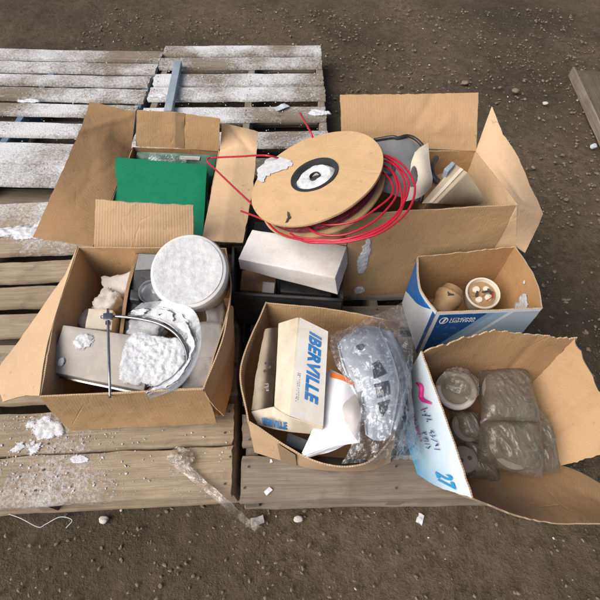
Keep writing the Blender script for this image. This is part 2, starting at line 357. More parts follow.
def sheet_bm(net, toward, nu=26, nv=16, thick=0.004, warp=0.004, ws=6.0, seed=0, rag=0.0025, smooth=True, creases=(), disp=None, bulge=0.0, mask=None):
    G = [[None] * (nu + 1) for _ in range(nv + 1)]
    for i in range(nu + 1):
        u = i / nu
        col = [along(r, u, smooth) for r in net]
        for j in range(nv + 1): G[j][i] = along(col, j / nv, smooth)
    Lu = sum((G[nv // 2][i + 1] - G[nv // 2][i]).length for i in range(nu))
    Lv = sum((G[j + 1][nu // 2] - G[j][nu // 2]).length for j in range(nv))
    cen = sum((G[j][i] for j in range(nv + 1) for i in range(nu + 1)), Vector()) / ((nu + 1) * (nv + 1))
    Nn = [[None] * (nu + 1) for _ in range(nv + 1)]
    tot = Vector()
    for j in range(nv + 1):
        for i in range(nu + 1):
            du = G[j][min(i + 1, nu)] - G[j][max(i - 1, 0)]; dv = G[min(j + 1, nv)][i] - G[max(j - 1, 0)][i]
            n = du.cross(dv); Nn[j][i] = n.normalized() if n.length > 1e-9 else Vector((0, 0, 1)); tot += Nn[j][i]
    sg = 1 if tot.dot(toward - cen) > 0 else -1
    F = [[None] * (nu + 1) for _ in range(nv + 1)]; B = [[None] * (nu + 1) for _ in range(nv + 1)]
    for j in range(nv + 1):
        for i in range(nu + 1):
            p = G[j][i]; n = Nn[j][i] * sg; u, v = i / nu, j / nv
            d = warp * fbm(p, ws, seed, 3) * (0.25 + 0.75 * min(1, v * 3))
            d += bulge * math.sin(math.pi * u) * math.sin(math.pi * min(1, v))
            for (u0, v0, u1, v1, dep, wid) in creases:
                a = Vector((u0 * Lu, v0 * Lv)); b = Vector((u1 * Lu, v1 * Lv)); q = Vector((u * Lu, v * Lv))
                ab = b - a; tt = max(0, min(1, (q - a).dot(ab) / ab.length_squared)); dd = (q - a - ab * tt).length
                d += dep * math.exp(-(dd / wid) ** 2)
            if disp: d += disp(u, v, p)
            if rag and j == nv and nv > 0:
                e = (G[j][i] - G[j - 1][i]).normalized(); p = p + e * rag * (fbm(p, 45, seed + 3, 3) - 0.2)
            if rag and (i == 0 or i == nu):
                e = (G[j][i] - G[j][i - 1 if i else 1]).normalized(); p = p + e * rag * 0.6 * fbm(p, 45, seed + 5, 3)
            F[j][i] = p + n * (d + thick / 2); B[j][i] = p + n * (d - thick / 2)
    bm = bmesh.new(); uvl = bm.loops.layers.uv.new('UVMap'); unl = bm.loops.layers.uv.new('unit')
    def grid(Gd, flip, mi):
        V = [[bm.verts.new(Gd[j][i]) for i in range(nu + 1)] for j in range(nv + 1)]
        for j in range(nv):
            for i in range(nu):
                if mask and not mask((i + .5) / nu, (j + .5) / nv): continue
                q = [(j, i), (j, i + 1), (j + 1, i + 1), (j + 1, i)]
                if flip: q = q[::-1]
                f = bm.faces.new([V[a][b] for a, b in q]); f.smooth = True; f.material_index = mi
                for lp, (a, b) in zip(f.loops, q):
                    lp[uvl].uv = (b / nu * Lu + seed * 0.37, a / nv * Lv); lp[unl].uv = (b / nu, a / nv)
        for v in [v for v in bm.verts if not v.link_faces]: bm.verts.remove(v)
    if thick > 0:
        grid(F, sg < 0, 0); grid(B, sg > 0, 2)
        ring = [(0, i) for i in range(nu)] + [(j, nu) for j in range(nv)] + [(nv, i) for i in range(nu, 0, -1)] + [(j, 0) for j in range(nv, 0, -1)]
        s = 0.0
        for k in range(len(ring)):
            a, b = ring[k], ring[(k + 1) % len(ring)]
            l = (F[a[0]][a[1]] - F[b[0]][b[1]]).length
            pts = [F[a[0]][a[1]], F[b[0]][b[1]], B[b[0]][b[1]], B[a[0]][a[1]]]
            try: f = bm.faces.new([bm.verts.new(q) for q in (pts[::-1] if sg > 0 else pts)])
            except ValueError: continue
            f.material_index = 1
            us = [s, s + l, s + l, s]; vs = [0, 0, .004, .004]
            if sg > 0: us, vs = us[::-1], vs[::-1]
            for lp, uu, vv in zip(f.loops, us, vs): lp[uvl].uv = (uu, vv); lp[unl].uv = (0, 0)
            s += l
    else:
        grid(F, sg < 0, 0)
    return bm
UPV = Vector((0, 0, 60))
def flap(name, net, parent, mats=None, toward=UPV, **kw):
    if mats is None: mats = ['card', 'edge', 'card']
    return link(name, sheet_bm(net, toward, **kw), [M[m] for m in mats], parent)

def tube_bm(pts, r, seg=8, n=None, smooth=True, rfun=None, caps=True, bm=None, mi=0):
    if n is None: n = max(4, 6 * (len(pts) - 1))
    q = [along(pts, k / n, smooth) for k in range(n + 1)]
    own = bm is None
    if own: bm = bmesh.new()
    up = Vector((0.13, 0.2, 1)).normalized(); rings = []
    for k in range(n + 1):
        t = (q[min(k + 1, n)] - q[max(k - 1, 0)]).normalized()
        s = t.cross(up)
        if s.length < 1e-3: s = t.cross(Vector((1, 0, 0)))
        s.normalize(); up2 = s.cross(t).normalized(); up = up2
        rr = r if rfun is None else r * rfun(k / n)
        rings.append([bm.verts.new(q[k] + (s * math.cos(a) + up2 * math.sin(a)) * rr) for a in [2 * math.pi * m / seg for m in range(seg)]])
    for k in range(n):
        for m in range(seg):
            f = bm.faces.new([rings[k][m], rings[k + 1][m], rings[k + 1][(m + 1) % seg], rings[k][(m + 1) % seg]]); f.smooth = True; f.material_index = mi
    if caps:
        bm.faces.new(rings[0][::-1] if False else rings[0]); bm.faces.new(rings[-1][::-1])
    return bm
def lathe_bm(prof, Mx, n=64, warp=0.0, seed=0, close=False, ws=12, caps=True):
    bm = bmesh.new(); V = []
    for (r, z) in prof:
        row = []
        for k in range(n):
            a = 2 * math.pi * k / n; p = Vector((r * math.cos(a), r * math.sin(a), z))
            if warp: p += Vector((p.x / max(r, .01), p.y / max(r, .01), 0)) * warp * 0.6 * n3(p, ws, seed) + Vector((0, 0, warp * fbm(Vector((p.x, p.y, 0)), ws, seed + 2, 3)))
            row.append(bm.verts.new(Mx @ p))
        V.append(row)
    rng = range(len(prof)) if close else range(len(prof) - 1)
    for j in rng:
        jj = (j + 1) % len(prof)
        for k in range(n):
            kk = (k + 1) % n
            f = bm.faces.new([V[j][k], V[j][kk], V[jj][kk], V[jj][k]]); f.smooth = True
    if not close and caps:
        if prof[0][0] > 0: bm.faces.new(V[0][::-1])
        if prof[-1][0] > 0: bm.faces.new(V[-1])
    bmesh.ops.recalc_face_normals(bm, faces=bm.faces[:])
    for e in bm.edges:
        if len(e.link_faces) == 2 and e.calc_face_angle(0) > 0.6: e.smooth = False
    return bm
def axis_matrix(c, n, spin=0.0):
    return Matrix.Translation(c) @ Vector(n).normalized().to_track_quat('Z', 'Y').to_matrix().to_4x4() @ Matrix.Rotation(spin, 4, 'Z')
def hexa_bm(top, bot, bevel=0.003, cuts=5, warp=0.0015, seed=0, ws=14, dent=0.0):
    bm = bmesh.new()
    t = [bm.verts.new(p) for p in top]; b = [bm.verts.new(p) for p in bot]
    bm.faces.new(t); bm.faces.new(b[::-1])
    for k in range(4): bm.faces.new([t[k], b[k], b[(k + 1) % 4], t[(k + 1) % 4]])
    bmesh.ops.recalc_face_normals(bm, faces=bm.faces[:])
    if cuts: bmesh.ops.subdivide_edges(bm, edges=bm.edges[:], cuts=cuts, use_grid_fill=True)
    if bevel:
        es = [e for e in bm.edges if len(e.link_faces) == 2 and e.calc_face_angle(0) > 0.5]
        bmesh.ops.bevel(bm, geom=es, offset=bevel, segments=2, profile=0.6, affect='EDGES')
    bm.normal_update()
    for v in bm.verts: v.co = v.co + v.normal * warp * fbm(v.co, ws, seed, 3)
    uvl = bm.loops.layers.uv.new('UVMap')
    ex = (top[1] - top[0]).normalized(); ez = (top[1] - top[0]).cross(top[2] - top[1]).normalized(); ey = ez.cross(ex)
    for f in bm.faces:
        f.smooth = True; n = f.normal
        ax = max((abs(n.dot(ex)), 0), (abs(n.dot(ey)), 1), (abs(n.dot(ez)), 2))[1]
        A, B_ = ((ey, ez), (ex, ez), (ex, ey))[ax]
        for lp in f.loops: lp[uvl].uv = (lp.vert.co.dot(A), lp.vert.co.dot(B_))
    for e in bm.edges:
        if len(e.link_faces) == 2 and e.calc_face_angle(0) > 0.45: e.smooth = False
    return bm
def drop(pts, z): return [Vector((p.x, p.y, z)) for p in pts]

def box_walls(parent, rim, base, mats=None, th=0.004, outer=None, skip=(), warp=0.003, seed=0, nv=12, nu=24, bottom=True):
    """rim/base: [back-left, back-right, front-right, front-left]"""
    cen = sum(rim, Vector()) / 8 + sum(base, Vector()) / 8
    names = ['back', 'right', 'front', 'left']
    mats = mats or ['card', 'edge', 'card']
    for k in range(4):
        if names[k] in skip: continue
        a, b = k, (k + 1) % 4
        mm = list(mats)
        if outer and names[k] in outer: mm[2] = outer[names[k]]
        link('side_wall', sheet_bm([[base[a], base[b]], [rim[a], rim[b]]], cen, nu=nu, nv=nv, thick=th, warp=warp, seed=seed + k), [M[m] for m in mm], parent)
    if bottom:
        up = Vector((0, 0, 0.004))
        link('bottom_panel', sheet_bm([[base[3] + up, base[2] + up], [base[0] + up, base[1] + up]], UPV, nu=8, nv=8, thick=th, warp=0.0, seed=seed, rag=0), [M[m] for m in mats], parent)

def text_bm(body, quad, lift=0.0012, bold=0.0, shear=0.0, spacing=1.0, thick=0.0, align_lines=1.0):
    """text laid on a quad: bl, br, tr, tl"""
    cu = bpy.data.curves.new('txt', 'FONT'); cu.body = body; cu.size = 1.0; cu.offset = bold; cu.shear = shear; cu.space_character = spacing
    cu.space_line = align_lines; cu.resolution_u = 3
    to = bpy.data.objects.new('txt', cu); COL.objects.link(to)
    dg = bpy.context.evaluated_depsgraph_get(); me = bpy.data.meshes.new_from_object(to.evaluated_get(dg))
    bm = bmesh.new(); bm.from_mesh(me)
    bpy.data.objects.remove(to); bpy.data.curves.remove(cu); bpy.data.meshes.remove(me)
    return fit_bm(bm, quad, lift)
def speck_bm(cols, rows, seed, quad, lift=0.0012, fill=.8):
    """rows of worn, no longer legible print: short strokes"""
    rnd = random.Random(seed); bm = bmesh.new()
    def st(x0, y0, x1, y1, w_):
        a = Vector((x0, y0, 0)); b = Vector((x1, y1, 0)); d = (b - a).normalized(); n = Vector((-d.y, d.x, 0)) * w_
        bm.faces.new([bm.verts.new(p) for p in (a - n, b - n, b + n, a + n)])
    for r in range(rows):
        for c in range(cols):
            if rnd.random() > fill: continue
            x, y = c, -r * 1.7
            for _ in range(rnd.choice((2, 2, 3))):
                st(x + rnd.choice((.1, .4, .7)), y + rnd.choice((.1, .5)), x + rnd.choice((.1, .45, .75)), y + rnd.choice((.6, 1.05, 1.1)), .085)
    return fit_bm(bm, quad, lift)
def fit_bm(bm, quad, lift=0.0012):
    xs = [v.co.x for v in bm.verts]; ys = [v.co.y for v in bm.verts]
    x0, x1, y0, y1 = min(xs), max(xs), min(ys), max(ys)
    bl, br, tr, tl = quad
    n = (br - bl).cross(tl - bl).normalized()
    for v in bm.verts:
        u = (v.co.x - x0) / (x1 - x0); t = (v.co.y - y0) / (y1 - y0)
        v.co = bl.lerp(br, u).lerp(tl.lerp(tr, u), t) + n * lift
    return bm

def snow_bm(c, U, V, su, sv, h, seed=0, n=26, rough=0.8, base=0.0, follow=None, nrm=None, sq=2):
    U = U.normalized(); V = V.normalized(); N = U.cross(V).normalized()
    if nrm is not None: N = nrm.normalized()
    elif N.z < 0: N = -N
    n = int(n * 1.7)
    bm = bmesh.new(); W = {}; tl_ = bm.verts.layers.float.new('thick')
    H = {}
    for j in range(n + 1):
        for i in range(n + 1):
            x, y = (i / n * 2 - 1) * 1.35, (j / n * 2 - 1) * 1.35
            p = c + U * (x * su) + V * (y * sv)
            f = 1 - (abs(x) ** sq + abs(y) ** sq) + rough * fbm(p, 22, seed, 4)
            H[i, j] = f
    for j in range(n + 1):
        for i in range(n + 1):
            x, y = (i / n * 2 - 1) * 1.35, (j / n * 2 - 1) * 1.35
            near = [H.get((i + a, j + b), -1) for a in (-1, 0, 1) for b in (-1, 0, 1)]
            if max(near) <= 0: continue
            p = c + U * (x * su) + V * (y * sv); f = max(0, H[i, j])
            hh = h * min(1, f ** 0.6) * (0.75 + 0.55 * fbm(p, 70, seed + 4, 3)) if f > 0 else max(-.006, H[i, j] * .02)
            if follow: p = follow(p)
            W[i, j] = bm.verts.new(p + N * (hh + base)); W[i, j][tl_] = max(0, f)
    for j in range(n):
        for i in range(n):
            q = [(i, j), (i + 1, j), (i + 1, j + 1), (i, j + 1)]
            if all(k in W for k in q) and max(H[k] for k in q) > 0:
                f = bm.faces.new([W[k] for k in q]); f.smooth = True
    for v in [v for v in bm.verts if not v.link_faces]: bm.verts.remove(v)
    bmesh.ops.recalc_face_normals(bm, faces=bm.faces[:])
    return bm
X, Y, Z = Vector((1, 0, 0)), Vector((0, 1, 0)), Vector((0, 0, 1))
def snow(px, py, z, wpx, dpx, h, label, seed, group='patches of snow on the pallets', rough=0.8, U=X, V=Y, n=26):
    c = P(px, py, z); k = (c - cam.location).length / FOC
    o = link('snow_patch', snow_bm(c, U, V, wpx * k, dpx * k, h, seed, n, rough), M['snow'])
    return tag(o, label, 'snow', group)

# ------------------------------------------------------------------ ground
def make_ground():
    def axis(lo, hi, step, far):
        a = [-far, -far / 3, lo - 6, lo - 2.5, lo - 1]; x = lo
        while x <= hi: a.append(x); x += step
        return a + [hi + 1, hi + 2.5, hi + 6, far / 3, far]
    xs = axis(-2.2, 2.2, 0.028, 60); ys = axis(-0.5, 4.2, 0.028, 60)
    bm = bmesh.new(); V = []
    for y in ys:
        row = []
        for x in xs:
            p = Vector((x, y, 0)); ed = 1.0 if (-2.3 < x < 2.3 and -0.6 < y < 4.3) else 0.0
            z = ed * (0.016 * fbm(p, 2.4, 1, 3) + 0.012 * fbm(p, 9, 2, 4)) - 0.012
            row.append(bm.verts.new((x, y, min(z, 0.012))))
        V.append(row)
    for j in range(len(ys) - 1):
        for i in range(len(xs) - 1):
            f = bm.faces.new([V[j][i], V[j][i + 1], V[j + 1][i + 1], V[j + 1][i]]); f.smooth = True
    o = link('ground', bm, M['dirt'], origin=Vector((0, 0, 0))); o['kind'] = 'structure'
    o['label'] = 'brown dirt ground with gravel around the pallets'
make_ground()

def pebbles(name, n, seed, rng, smin, smax, mat, zf=None):
    rnd = random.Random(seed); ico = bmesh.new(); bmesh.ops.create_icosphere(ico, subdivisions=1, radius=1.0)
    bv = np.array([v.co[:] for v in ico.verts]); bf = [[v.index for v in f.verts] for f in ico.faces]; ico.free()
    bm = bmesh.new()
    for k in range(n):
        x, y = rng(rnd); s = smin + (smax - smin) * rnd.random() ** 5
        if not zf and y < .4: s = min(s, .0042)
        z = zf(x, y) if zf else -0.004
        if z is None: continue
        a = rnd.random() * 6.28; ca, sa = math.cos(a), math.sin(a); sx, sy, sz = 1 + rnd.random() * .8, .7 + rnd.random() * .5, .5 + rnd.random() * .4
        vs = []
        for q in bv:
            j = 1 + (rnd.random() - .5) * .5
            lx, ly, lz = q[0] * sx * s * j, q[1] * sy * s * j, q[2] * sz * s * j
            vs.append(bm.verts.new((x + lx * ca - ly * sa, y + lx * sa + ly * ca, z + lz * 1.0 + s * 0.25)))
        for f in bf: bm.faces.new([vs[i] for i in f])
    return link(name, bm, mat, origin=Vector((0, 0, 0)))
def gr(rnd):
    while True:
        x, y = rnd.uniform(-1.5, 2.1), rnd.uniform(-0.25, 3.6)
        if y > 0.32 and x < 0.3 and y < 2.2: continue
        if fbm(Vector((x, y, 0)), 2.2, 8, 3) + rnd.random() * 1.1 < 0.35: continue
        return x, y
g = pebbles('gravel', 14000, 3, gr, 0.0012, 0.0085, M['stone'])
tag(g, 'fine brown gravel scattered over the dirt', 'gravel', kind='stuff')
g = pebbles('pale_grit', 420, 5, gr, 0.0015, 0.006, M['stone_pale'])
tag(g, 'pale grit speckled over the dirt', 'grit', kind='stuff')

def stone(px, py, s, seed, mat, label, z=0.0, flat=0.6):
    bm = bmesh.new(); bmesh.ops.create_icosphere(bm, subdivisions=3, radius=s)
    for v in bm.verts:
        v.co = Vector((v.co.x * 1.25, v.co.y * 0.9, v.co.z * flat)) * (1 + 0.3 * fbm(v.co, 0.8 / s, seed, 3))
    bmesh.ops.translate(bm, verts=bm.verts[:], vec=P(px, py, z) + Vector((0, 0, s * flat * 0.55)))
    o = link('stone', bm, mat, smooth=True); return tag(o, label, 'stone', 'loose stones on the dirt')
stone(104, 520, 0.011, 1, M['stone_pale'], 'small pale stone on the dirt before the left pallet')
stone(465, 84, 0.020, 2, M['stone'], 'rounded tan stone above the standing flap of the wire reel box')
stone(515, 92, 0.020, 3, M['stone'], 'dark rounded stone in the dirt beyond the tallest flap tip')
stone(545, 104, 0.013, 4, M['stone_pale'], 'flat whitish stone chip on the open dirt at upper right')
stone(298, 519, 0.010, 5, M['stone_pale'], 'white stone chip on the dirt before the middle pallet')
stone(566, 200, 0.010, 6, M['stone'], 'small tan stone on the dirt beside the leaning right flap')

# ------------------------------------------------------------------ pallets
def frost_at(x, y, base):
    p = Vector((x, y, 0))
    return base + 0.22 * fbm(p, 3.1, 21, 3)
def board_bm(x0, x1, y0, y1, z0, z1, frost, seed, rootM, nx=60, ny=8, fr_edge=0.0):
    bm = bmesh.new(); uvl = bm.loops.layers.uv.new('UVMap'); fl = bm.verts.layers.float.new('frost')
    L, Wd = x1 - x0, y1 - y0
    bow = 0.006 * n3(Vector((seed, 3.3, 1)), 1, 4)
    prof = []                                        # closed cross-section (y, z)
    r = 0.004
    top = [(y0 + r * .3, z1 - r), (y0 + r, z1)] + [(y0 + Wd * k / ny, z1) for k in range(1, ny)] + [(y1 - r, z1), (y1 - r * .3, z1 - r)]
    prof = [(y0, z0)] + top + [(y1, z0)]
    V = []
    for i in range(nx + 1):
        x = x0 + L * i / nx; row = []
        for k, (y, z) in enumerate(prof):
            p = Vector((x, y, z)); q = Vector((x * 3.5, y * 20, seed * 1.7))
            e = (y - (y0 + y1) / 2) / (Wd / 2)
            yy = y + e * (0.0045 * fbm(Vector((x * 9, math.copysign(1, e) * 3, seed)), 1, seed, 3))
            zz = z + (0.0018 * fbm(q, 1, seed, 3) + bow * math.sin(math.pi * (i / nx)) if z > z0 + 1e-4 else 0)
            xx = x
            if i in (0, nx): xx += 0.006 * fbm(Vector((y * 40, z * 30, seed)), 1, seed + i, 3)
            v = bm.verts.new((xx, yy, zz)); wv = rootM @ v.co
            v[fl] = frost(wv) if callable(frost) else frost
            row.append(v)
        V.append(row)
    K = len(prof)
    for i in range(nx):
        for k in range(K):
            kk = (k + 1) % K
            f = bm.faces.new([V[i][k], V[i + 1][k], V[i + 1][kk], V[i][kk]]); f.smooth = True
            for lp in f.loops: lp[uvl].uv = (lp.vert.co.x + seed * 1.37, lp.vert.co.y + (lp.vert.co.z - z1) + seed * 0.61)
    for i, fl_ in ((0, False), (nx, True)):
        f = bm.faces.new(V[i] if fl_ else V[i][::-1])
        for lp in f.loops: lp[uvl].uv = (lp.vert.co.y * .2 + seed, lp.vert.co.z)
    bmesh.ops.recalc_face_normals(bm, faces=bm.faces[:])
    for e in bm.edges:
        if len(e.link_faces) == 2 and e.calc_face_angle(0) > 0.7: e.smooth = False
    return bm
def make_pallet(label, loc, yaw, x0, x1, boards, stringers, wood, frost, seed, stringer_mats, depth):
    t = thing('wooden_pallet', label, 'pallet', loc, 'wooden pallets on the dirt', yaw)
    rootM = Matrix.Translation(loc) @ Matrix.Rotation(yaw, 4, 'Z')
    zt = 0.13; rnd = random.Random(seed)
    for k, b in enumerate(boards):
        y0, y1 = b[0], b[1]; dz = rnd.uniform(-0.002, 0.001)
        bo = link('deck_board', board_bm(x0 + rnd.uniform(-.012, .0), x1 - rnd.uniform(0, .012), y0, y1, zt - 0.02, zt + dz, frost, seed + k * 1.3, rootM), M[wood], t, local=True)
        # nail heads
        nb = bmesh.new()
        for sx in stringers:
            for fy in (0.27, 0.73):
                Mx = Matrix.Translation((min(max(sx, x0 + .02), x1 - .02) + rnd.uniform(-.012, .012), y0 + (y1 - y0) * fy + rnd.uniform(-.008, .008), zt + dz + 0.0024))
                bmesh.ops.create_circle(nb, cap_ends=True, segments=8, radius=0.0033, matrix=Mx)
        nl = link('nail_heads', nb, M['dark_ink'], None, origin=Vector((0, 0, 0))); nl.parent = bo; nl['kind'] = 'stuff'
    for k, sx in enumerate(stringers):
        bm = board_bm(0, depth - 0.01, -0.02, 0.02, 0.016, zt - 0.0215, -0.3 if stringer_mats[k] == 'wood' else 0.1, seed + 40 + k, rootM, nx=30, ny=3)
        bmesh.ops.transform(bm, matrix=Matrix.Translation((min(max(sx, x0 + .024), x1 - .024), 0.005, 0)) @ Matrix.Rotation(R(90), 4, 'Z'), verts=bm.verts[:])
        link('stringer', bm, M[stringer_mats[k]], t, local=True)
    for k in range(3):
        yy = 0.0 + (depth - 0.1) * k / 2
        link('bottom_board', board_bm(x0, x1, yy + .004, yy + 0.1, 0.0, 0.0155, -0.3, seed + 60 + k, rootM, nx=20, ny=3), M[wood], t, local=True)
    return t
# front left
c1 = P(235, 495, 0.13); c1.z = 0
f1 = lambda v: 0.37 + 0.16 * sstep(-0.35, -0.85, v.x) * sstep(0.75, 0.2, v.y) + 0.26 * sstep(0.95, 1.3, v.y) + 0.16 * fbm(Vector((v.x, v.y, 0)), 3.4, 31, 3)
make_pallet('pale front left pallet with a wide cracked front board, dusted with snow', c1, R(2.9), -1.08, 0.0,
            [(0.0, .134), (.1375, .262), (.292, .384), (.408, .504), (.533, .626), (.652, .744), (.767, .862), (.902, 1.042), (1.046, 1.19)],
            [-1.06, -0.54, -0.024], 'wood', f1, 11, ['wood', 'wood', 'wood'], 1.19)
# front middle / right
c2 = P(240, 502, 0.13); c2.z = 0
make_pallet('darker middle pallet under the printed bag box and blue boxes', c2, R(0.8), 0.0, 0.87,
            [(0.0, .122), (.146, .245), (.275, .375), (.405, .505), (.535, .635), (.665, .765), (.795, .895), (.93, 1.05)],
            [0.02, 0.43, 0.85], 'wood_old', lambda v: 0.28 + 0.12 * fbm(v, 4, 5, 3), 23, ['wood_old'] * 3, 1.05)
# back left
c3 = P(105, 186, 0.13); c3.z = 0
f3 = lambda v: 0.61 + 0.22 * fbm(Vector((v.x, v.y, 0)), 2.5, 41, 3)
make_pallet('snowy back left pallet with blue painted stringers', c3, R(-2.2), -1.22, 0.0,
            [(0.0, .136), (.139, .29), (.355, .455), (.53, .62), (.665, .775), (.815, .91), (.95, 1.045), (1.085, 1.19)],
            [-1.2, -0.6, -0.03], 'wood_old', f3, 37, ['blue_wood'] * 3, 1.19)
for y_ in (.305, .475):
    pass
# back middle
c4 = P(150, 176, 0.13); c4.z = 0; c4.x = -0.785
f4 = lambda v: 0.62 + 0.28 * fbm(Vector((v.x, v.y, 0)), 2.8, 51, 3)
make_pallet('old grey back pallet with wide gaps, snow along its boards', c4, R(0.6), 0.0, 0.93,
            [(0.0, .12), (.215, .33), (.425, .54), (.615, .73), (.76, .87), (.94, 1.05), (1.09, 1.19)],
            [0.02, 0.52, 0.91], 'wood_old', f4, 53, ['wood_old'] * 3, 1.19)
# steel bar across the back pallet
a, b = P(169, 116, 0.137), P(179, 66, 0.137)
d_ = (b - a).normalized(); s_ = d_.cross(Z)
o = link('steel_bar', hexa_bm([a - s_ * .02 + Z * .03, a + s_ * .02 + Z * .03, b + s_ * .02 + Z * .03, b - s_ * .02 + Z * .03],
                              [a - s_ * .02, a + s_ * .02, b + s_ * .02, b - s_ * .02], 0.003, 4, 0.0006), M['bar_steel'])
tag(o, 'blue grey steel bar lying across the old back pallet', 'bar')
# plank at the upper right
a, b = P(571, 70, 0.035), P(604, 142, 0.035)
d_ = (b - a).normalized(); s_ = Vector((-d_.y, d_.x, 0))
rootM = Matrix.Identity(4)
pt = thing('timber_plank', 'weathered plank with a raised edge lying on the dirt at the upper right corner', 'plank', P(590, 100, 0))
link('plank_body', hexa_bm([a + s_ * .012, b + s_ * .012, b + s_ * .26, a + s_ * .26], drop([a + s_ * .012, b + s_ * .012, b + s_ * .26, a + s_ * .26], 0.0), 0.003, 8, 0.004), M['wood_dark'], pt)
link('edge_strip', hexa_bm([a + Z * .02, b + Z * .02, b + s_ * .011 + Z * .02, a + s_ * .011 + Z * .02], drop([a, b, b + s_ * .011, a + s_ * .011], 0.0), 0.001, 6, 0.002), M['wood_old'], pt)
cp = lathe_bm([(0.0, 0.018), (0.012, 0.018), (0.013, 0.015), (0.013, 0.0)], axis_matrix(P(592, 147, 0.0), (0.3, -0.5, 1)), 20)
tag(link('bottle_cap', cp, M['shield']), 'pale bluish cap lying on the dirt at the right edge', 'cap')

# ------------------------------------------------------------------ box with the green binder (upper left)
def box_thing(label, base, rim=None):
    c = sum(base, Vector()) / 4; c.z = 0.132
    return thing('cardboard_box', label, 'box', c, 'opened cardboard boxes on the pallets')
zr = 0.36
rimA = PP([(133, 147), (219, 150), (202, 241), (93, 247)], zr)
baseA = [p.copy() for p in rimA]
for p in baseA: p.z = 0.134
bA = box_thing('opened brown box with the green binder inside, flaps spread', baseA)
box_walls(bA, rimA, baseA, ['card_brown_shade', 'edge', 'card'], seed=1)
flap('flap', [PP([(136, 112, .468), (131, 150, zr), (112, 198, zr), (93, 247, zr)]), PP([(113, 107, .485), (108, 134, .43), (90, 172, .395), (63, 242, .36)]), PP([(90, 102, .50), (80, 130, .465), (62, 172, .42), (33, 237, .355)])], bA,
     ['card_brown_shade', 'edge', 'card'], nu=48, nv=26, warp=0.003, seed=4, smooth=False, creases=[(0.02, 0.05, 0.36, 1.0, 0.004, 0.012), (0.5, 0.2, 0.8, 0.55, -0.002, 0.01)])
flap('flap', [PP([(136, 146, zr), (178, 148, zr), (219, 151, zr)]), PP([(137, 110, .50), (178, 113, .50), (220, 118, .50)])], bA, ['card', 'edge', 'card'], toward=P(178, 300, 1.2), warp=0.004, seed=6,
     creases=[(0.5, 0, 0.53, 1, -0.003, 0.012)])
flap('flap', [PP([(222, 123, .46), (220, 152, zr), (211, 196, zr), (202, 240, zr)]), PP([(240, 127, .43), (238, 146, .39), (230, 192, .375), (222, 242, .36)]), PP([(258, 132, .405), (257, 150, .395), (253, 190, .375), (243, 243, .335)])], bA, ['card_lit', 'edge', 'card'], nu=40, nv=18, warp=0.003, seed=7, smooth=False,
     creases=[(0.0, 0.2, 0.34, 0.8, -0.006, 0.014), (0.3, 0.75, 0.2, 1.0, 0.006, 0.012), (0.88, 0.1, 0.9, 1.0, -0.003, 0.01)])
flap('flap', [PP([(94, 248, zr + .003), (144, 248, zr + .003), (194, 247, zr + .003)]), PP([(96, 199, .515), (144, 203, .515), (193, 205, .515)])], bA, ['rib', 'edge', 'rib'], toward=P(150, 500, 0.6), warp=0.003, seed=9, rag=0.003,
     creases=[(0.3, 0.45, 0.8, 0.5, -0.0015, 0.01)])
link('tape_strip', sheet_bm([PP([(175, 147.5, zr + .004), (184, 148, zr + .004)]), PP([(176, 112.5, .503), (185, 113, .503)])], P(178, 300, 1.2), nu=10, nv=16, thick=.0008, warp=.0015, ws=40, rag=.004), [M['tape']] * 3, bA)
# binders
bn = thing('green_binder', 'bright green flat binder lying in the upper left box', 'binder', P(160, 200, .30))
tb = PP([(116, 157, .385), (207, 165, .385), (203, 236, .33), (106, 226, .33)])
bb = [p - Vector((0, -0.012, .045)) for p in tb]
link('cover', hexa_bm(tb, [p - Vector((0, 0, .004)) for p in tb], 0.0012, 6, 0.0008, 3), M['green'], bn)
link('pages', hexa_bm([p.lerp(sum(tb, Vector()) / 4, .02) - Z * .0045 for p in tb], [p.lerp(sum(tb, Vector()) / 4, .02) - Z * .036 for p in tb], 0.001, 3, 0.001, 4), M['green_dark'], bn)
link('back_cover', hexa_bm([p - Z * .0365 for p in tb], [p - Z * .041 for p in tb], 0.0012, 3, 0.0008, 5), M['green'], bn)
bn2 = thing('green_folder', 'dark green folder with white stickers standing behind the binder', 'folder', P(180, 165, .25))
tb = PP([(137, 151.5, .352), (217, 155, .352), (213, 176, .29), (131, 172, .29)])
link('cover', hexa_bm(tb, [p - Vector((0, 0.0, .05)) for p in tb], 0.002, 6, 0.002, 8), M['green_dark'], bn2)
def facequad(q, a): # sub-rectangle (u0,u1,v0,v1) of quad tl,tr,br,bl -> bl,br,tr,tl
    tl, tr, br, bl = q
    f = lambda u, v: tl.lerp(tr, u).lerp(bl.lerp(br, u), v)
    return [f(a[0], a[3]), f(a[1], a[3]), f(a[1], a[2]), f(a[0], a[2])]
def patch_bm(quad, lift=0.0015, thick=0.0006, nu=6, nv=4):
    bl, br, tr, tl = quad; n = (br - bl).cross(tl - bl).normalized()
    return sheet_bm([[bl + n * lift, br + n * lift], [tl + n * lift, tr + n * lift]], bl + n * 50, nu=nu, nv=nv, thick=thick, warp=0.0006, ws=20, rag=0)
for q in ((0.55, 0.80, 0.10, 0.28), (0.52, 0.78, 0.52, 0.66)):
    link('sticker', patch_bm(facequad(tb, q), 0.0035), M['grey_paper'], bn2)
cb = sheet_bm([PP([(150, 153, .362), (172, 154, .37), (190, 157, .362)]), PP([(148, 160, .352), (170, 162, .36), (184, 165, .352)])], UPV, nu=30, nv=12, thick=0, warp=0.006, ws=30, seed=2, rag=0)
tag(link('plastic_wrap', cb, M['clear']), 'crumpled clear wrap behind the green binder', 'wrap')

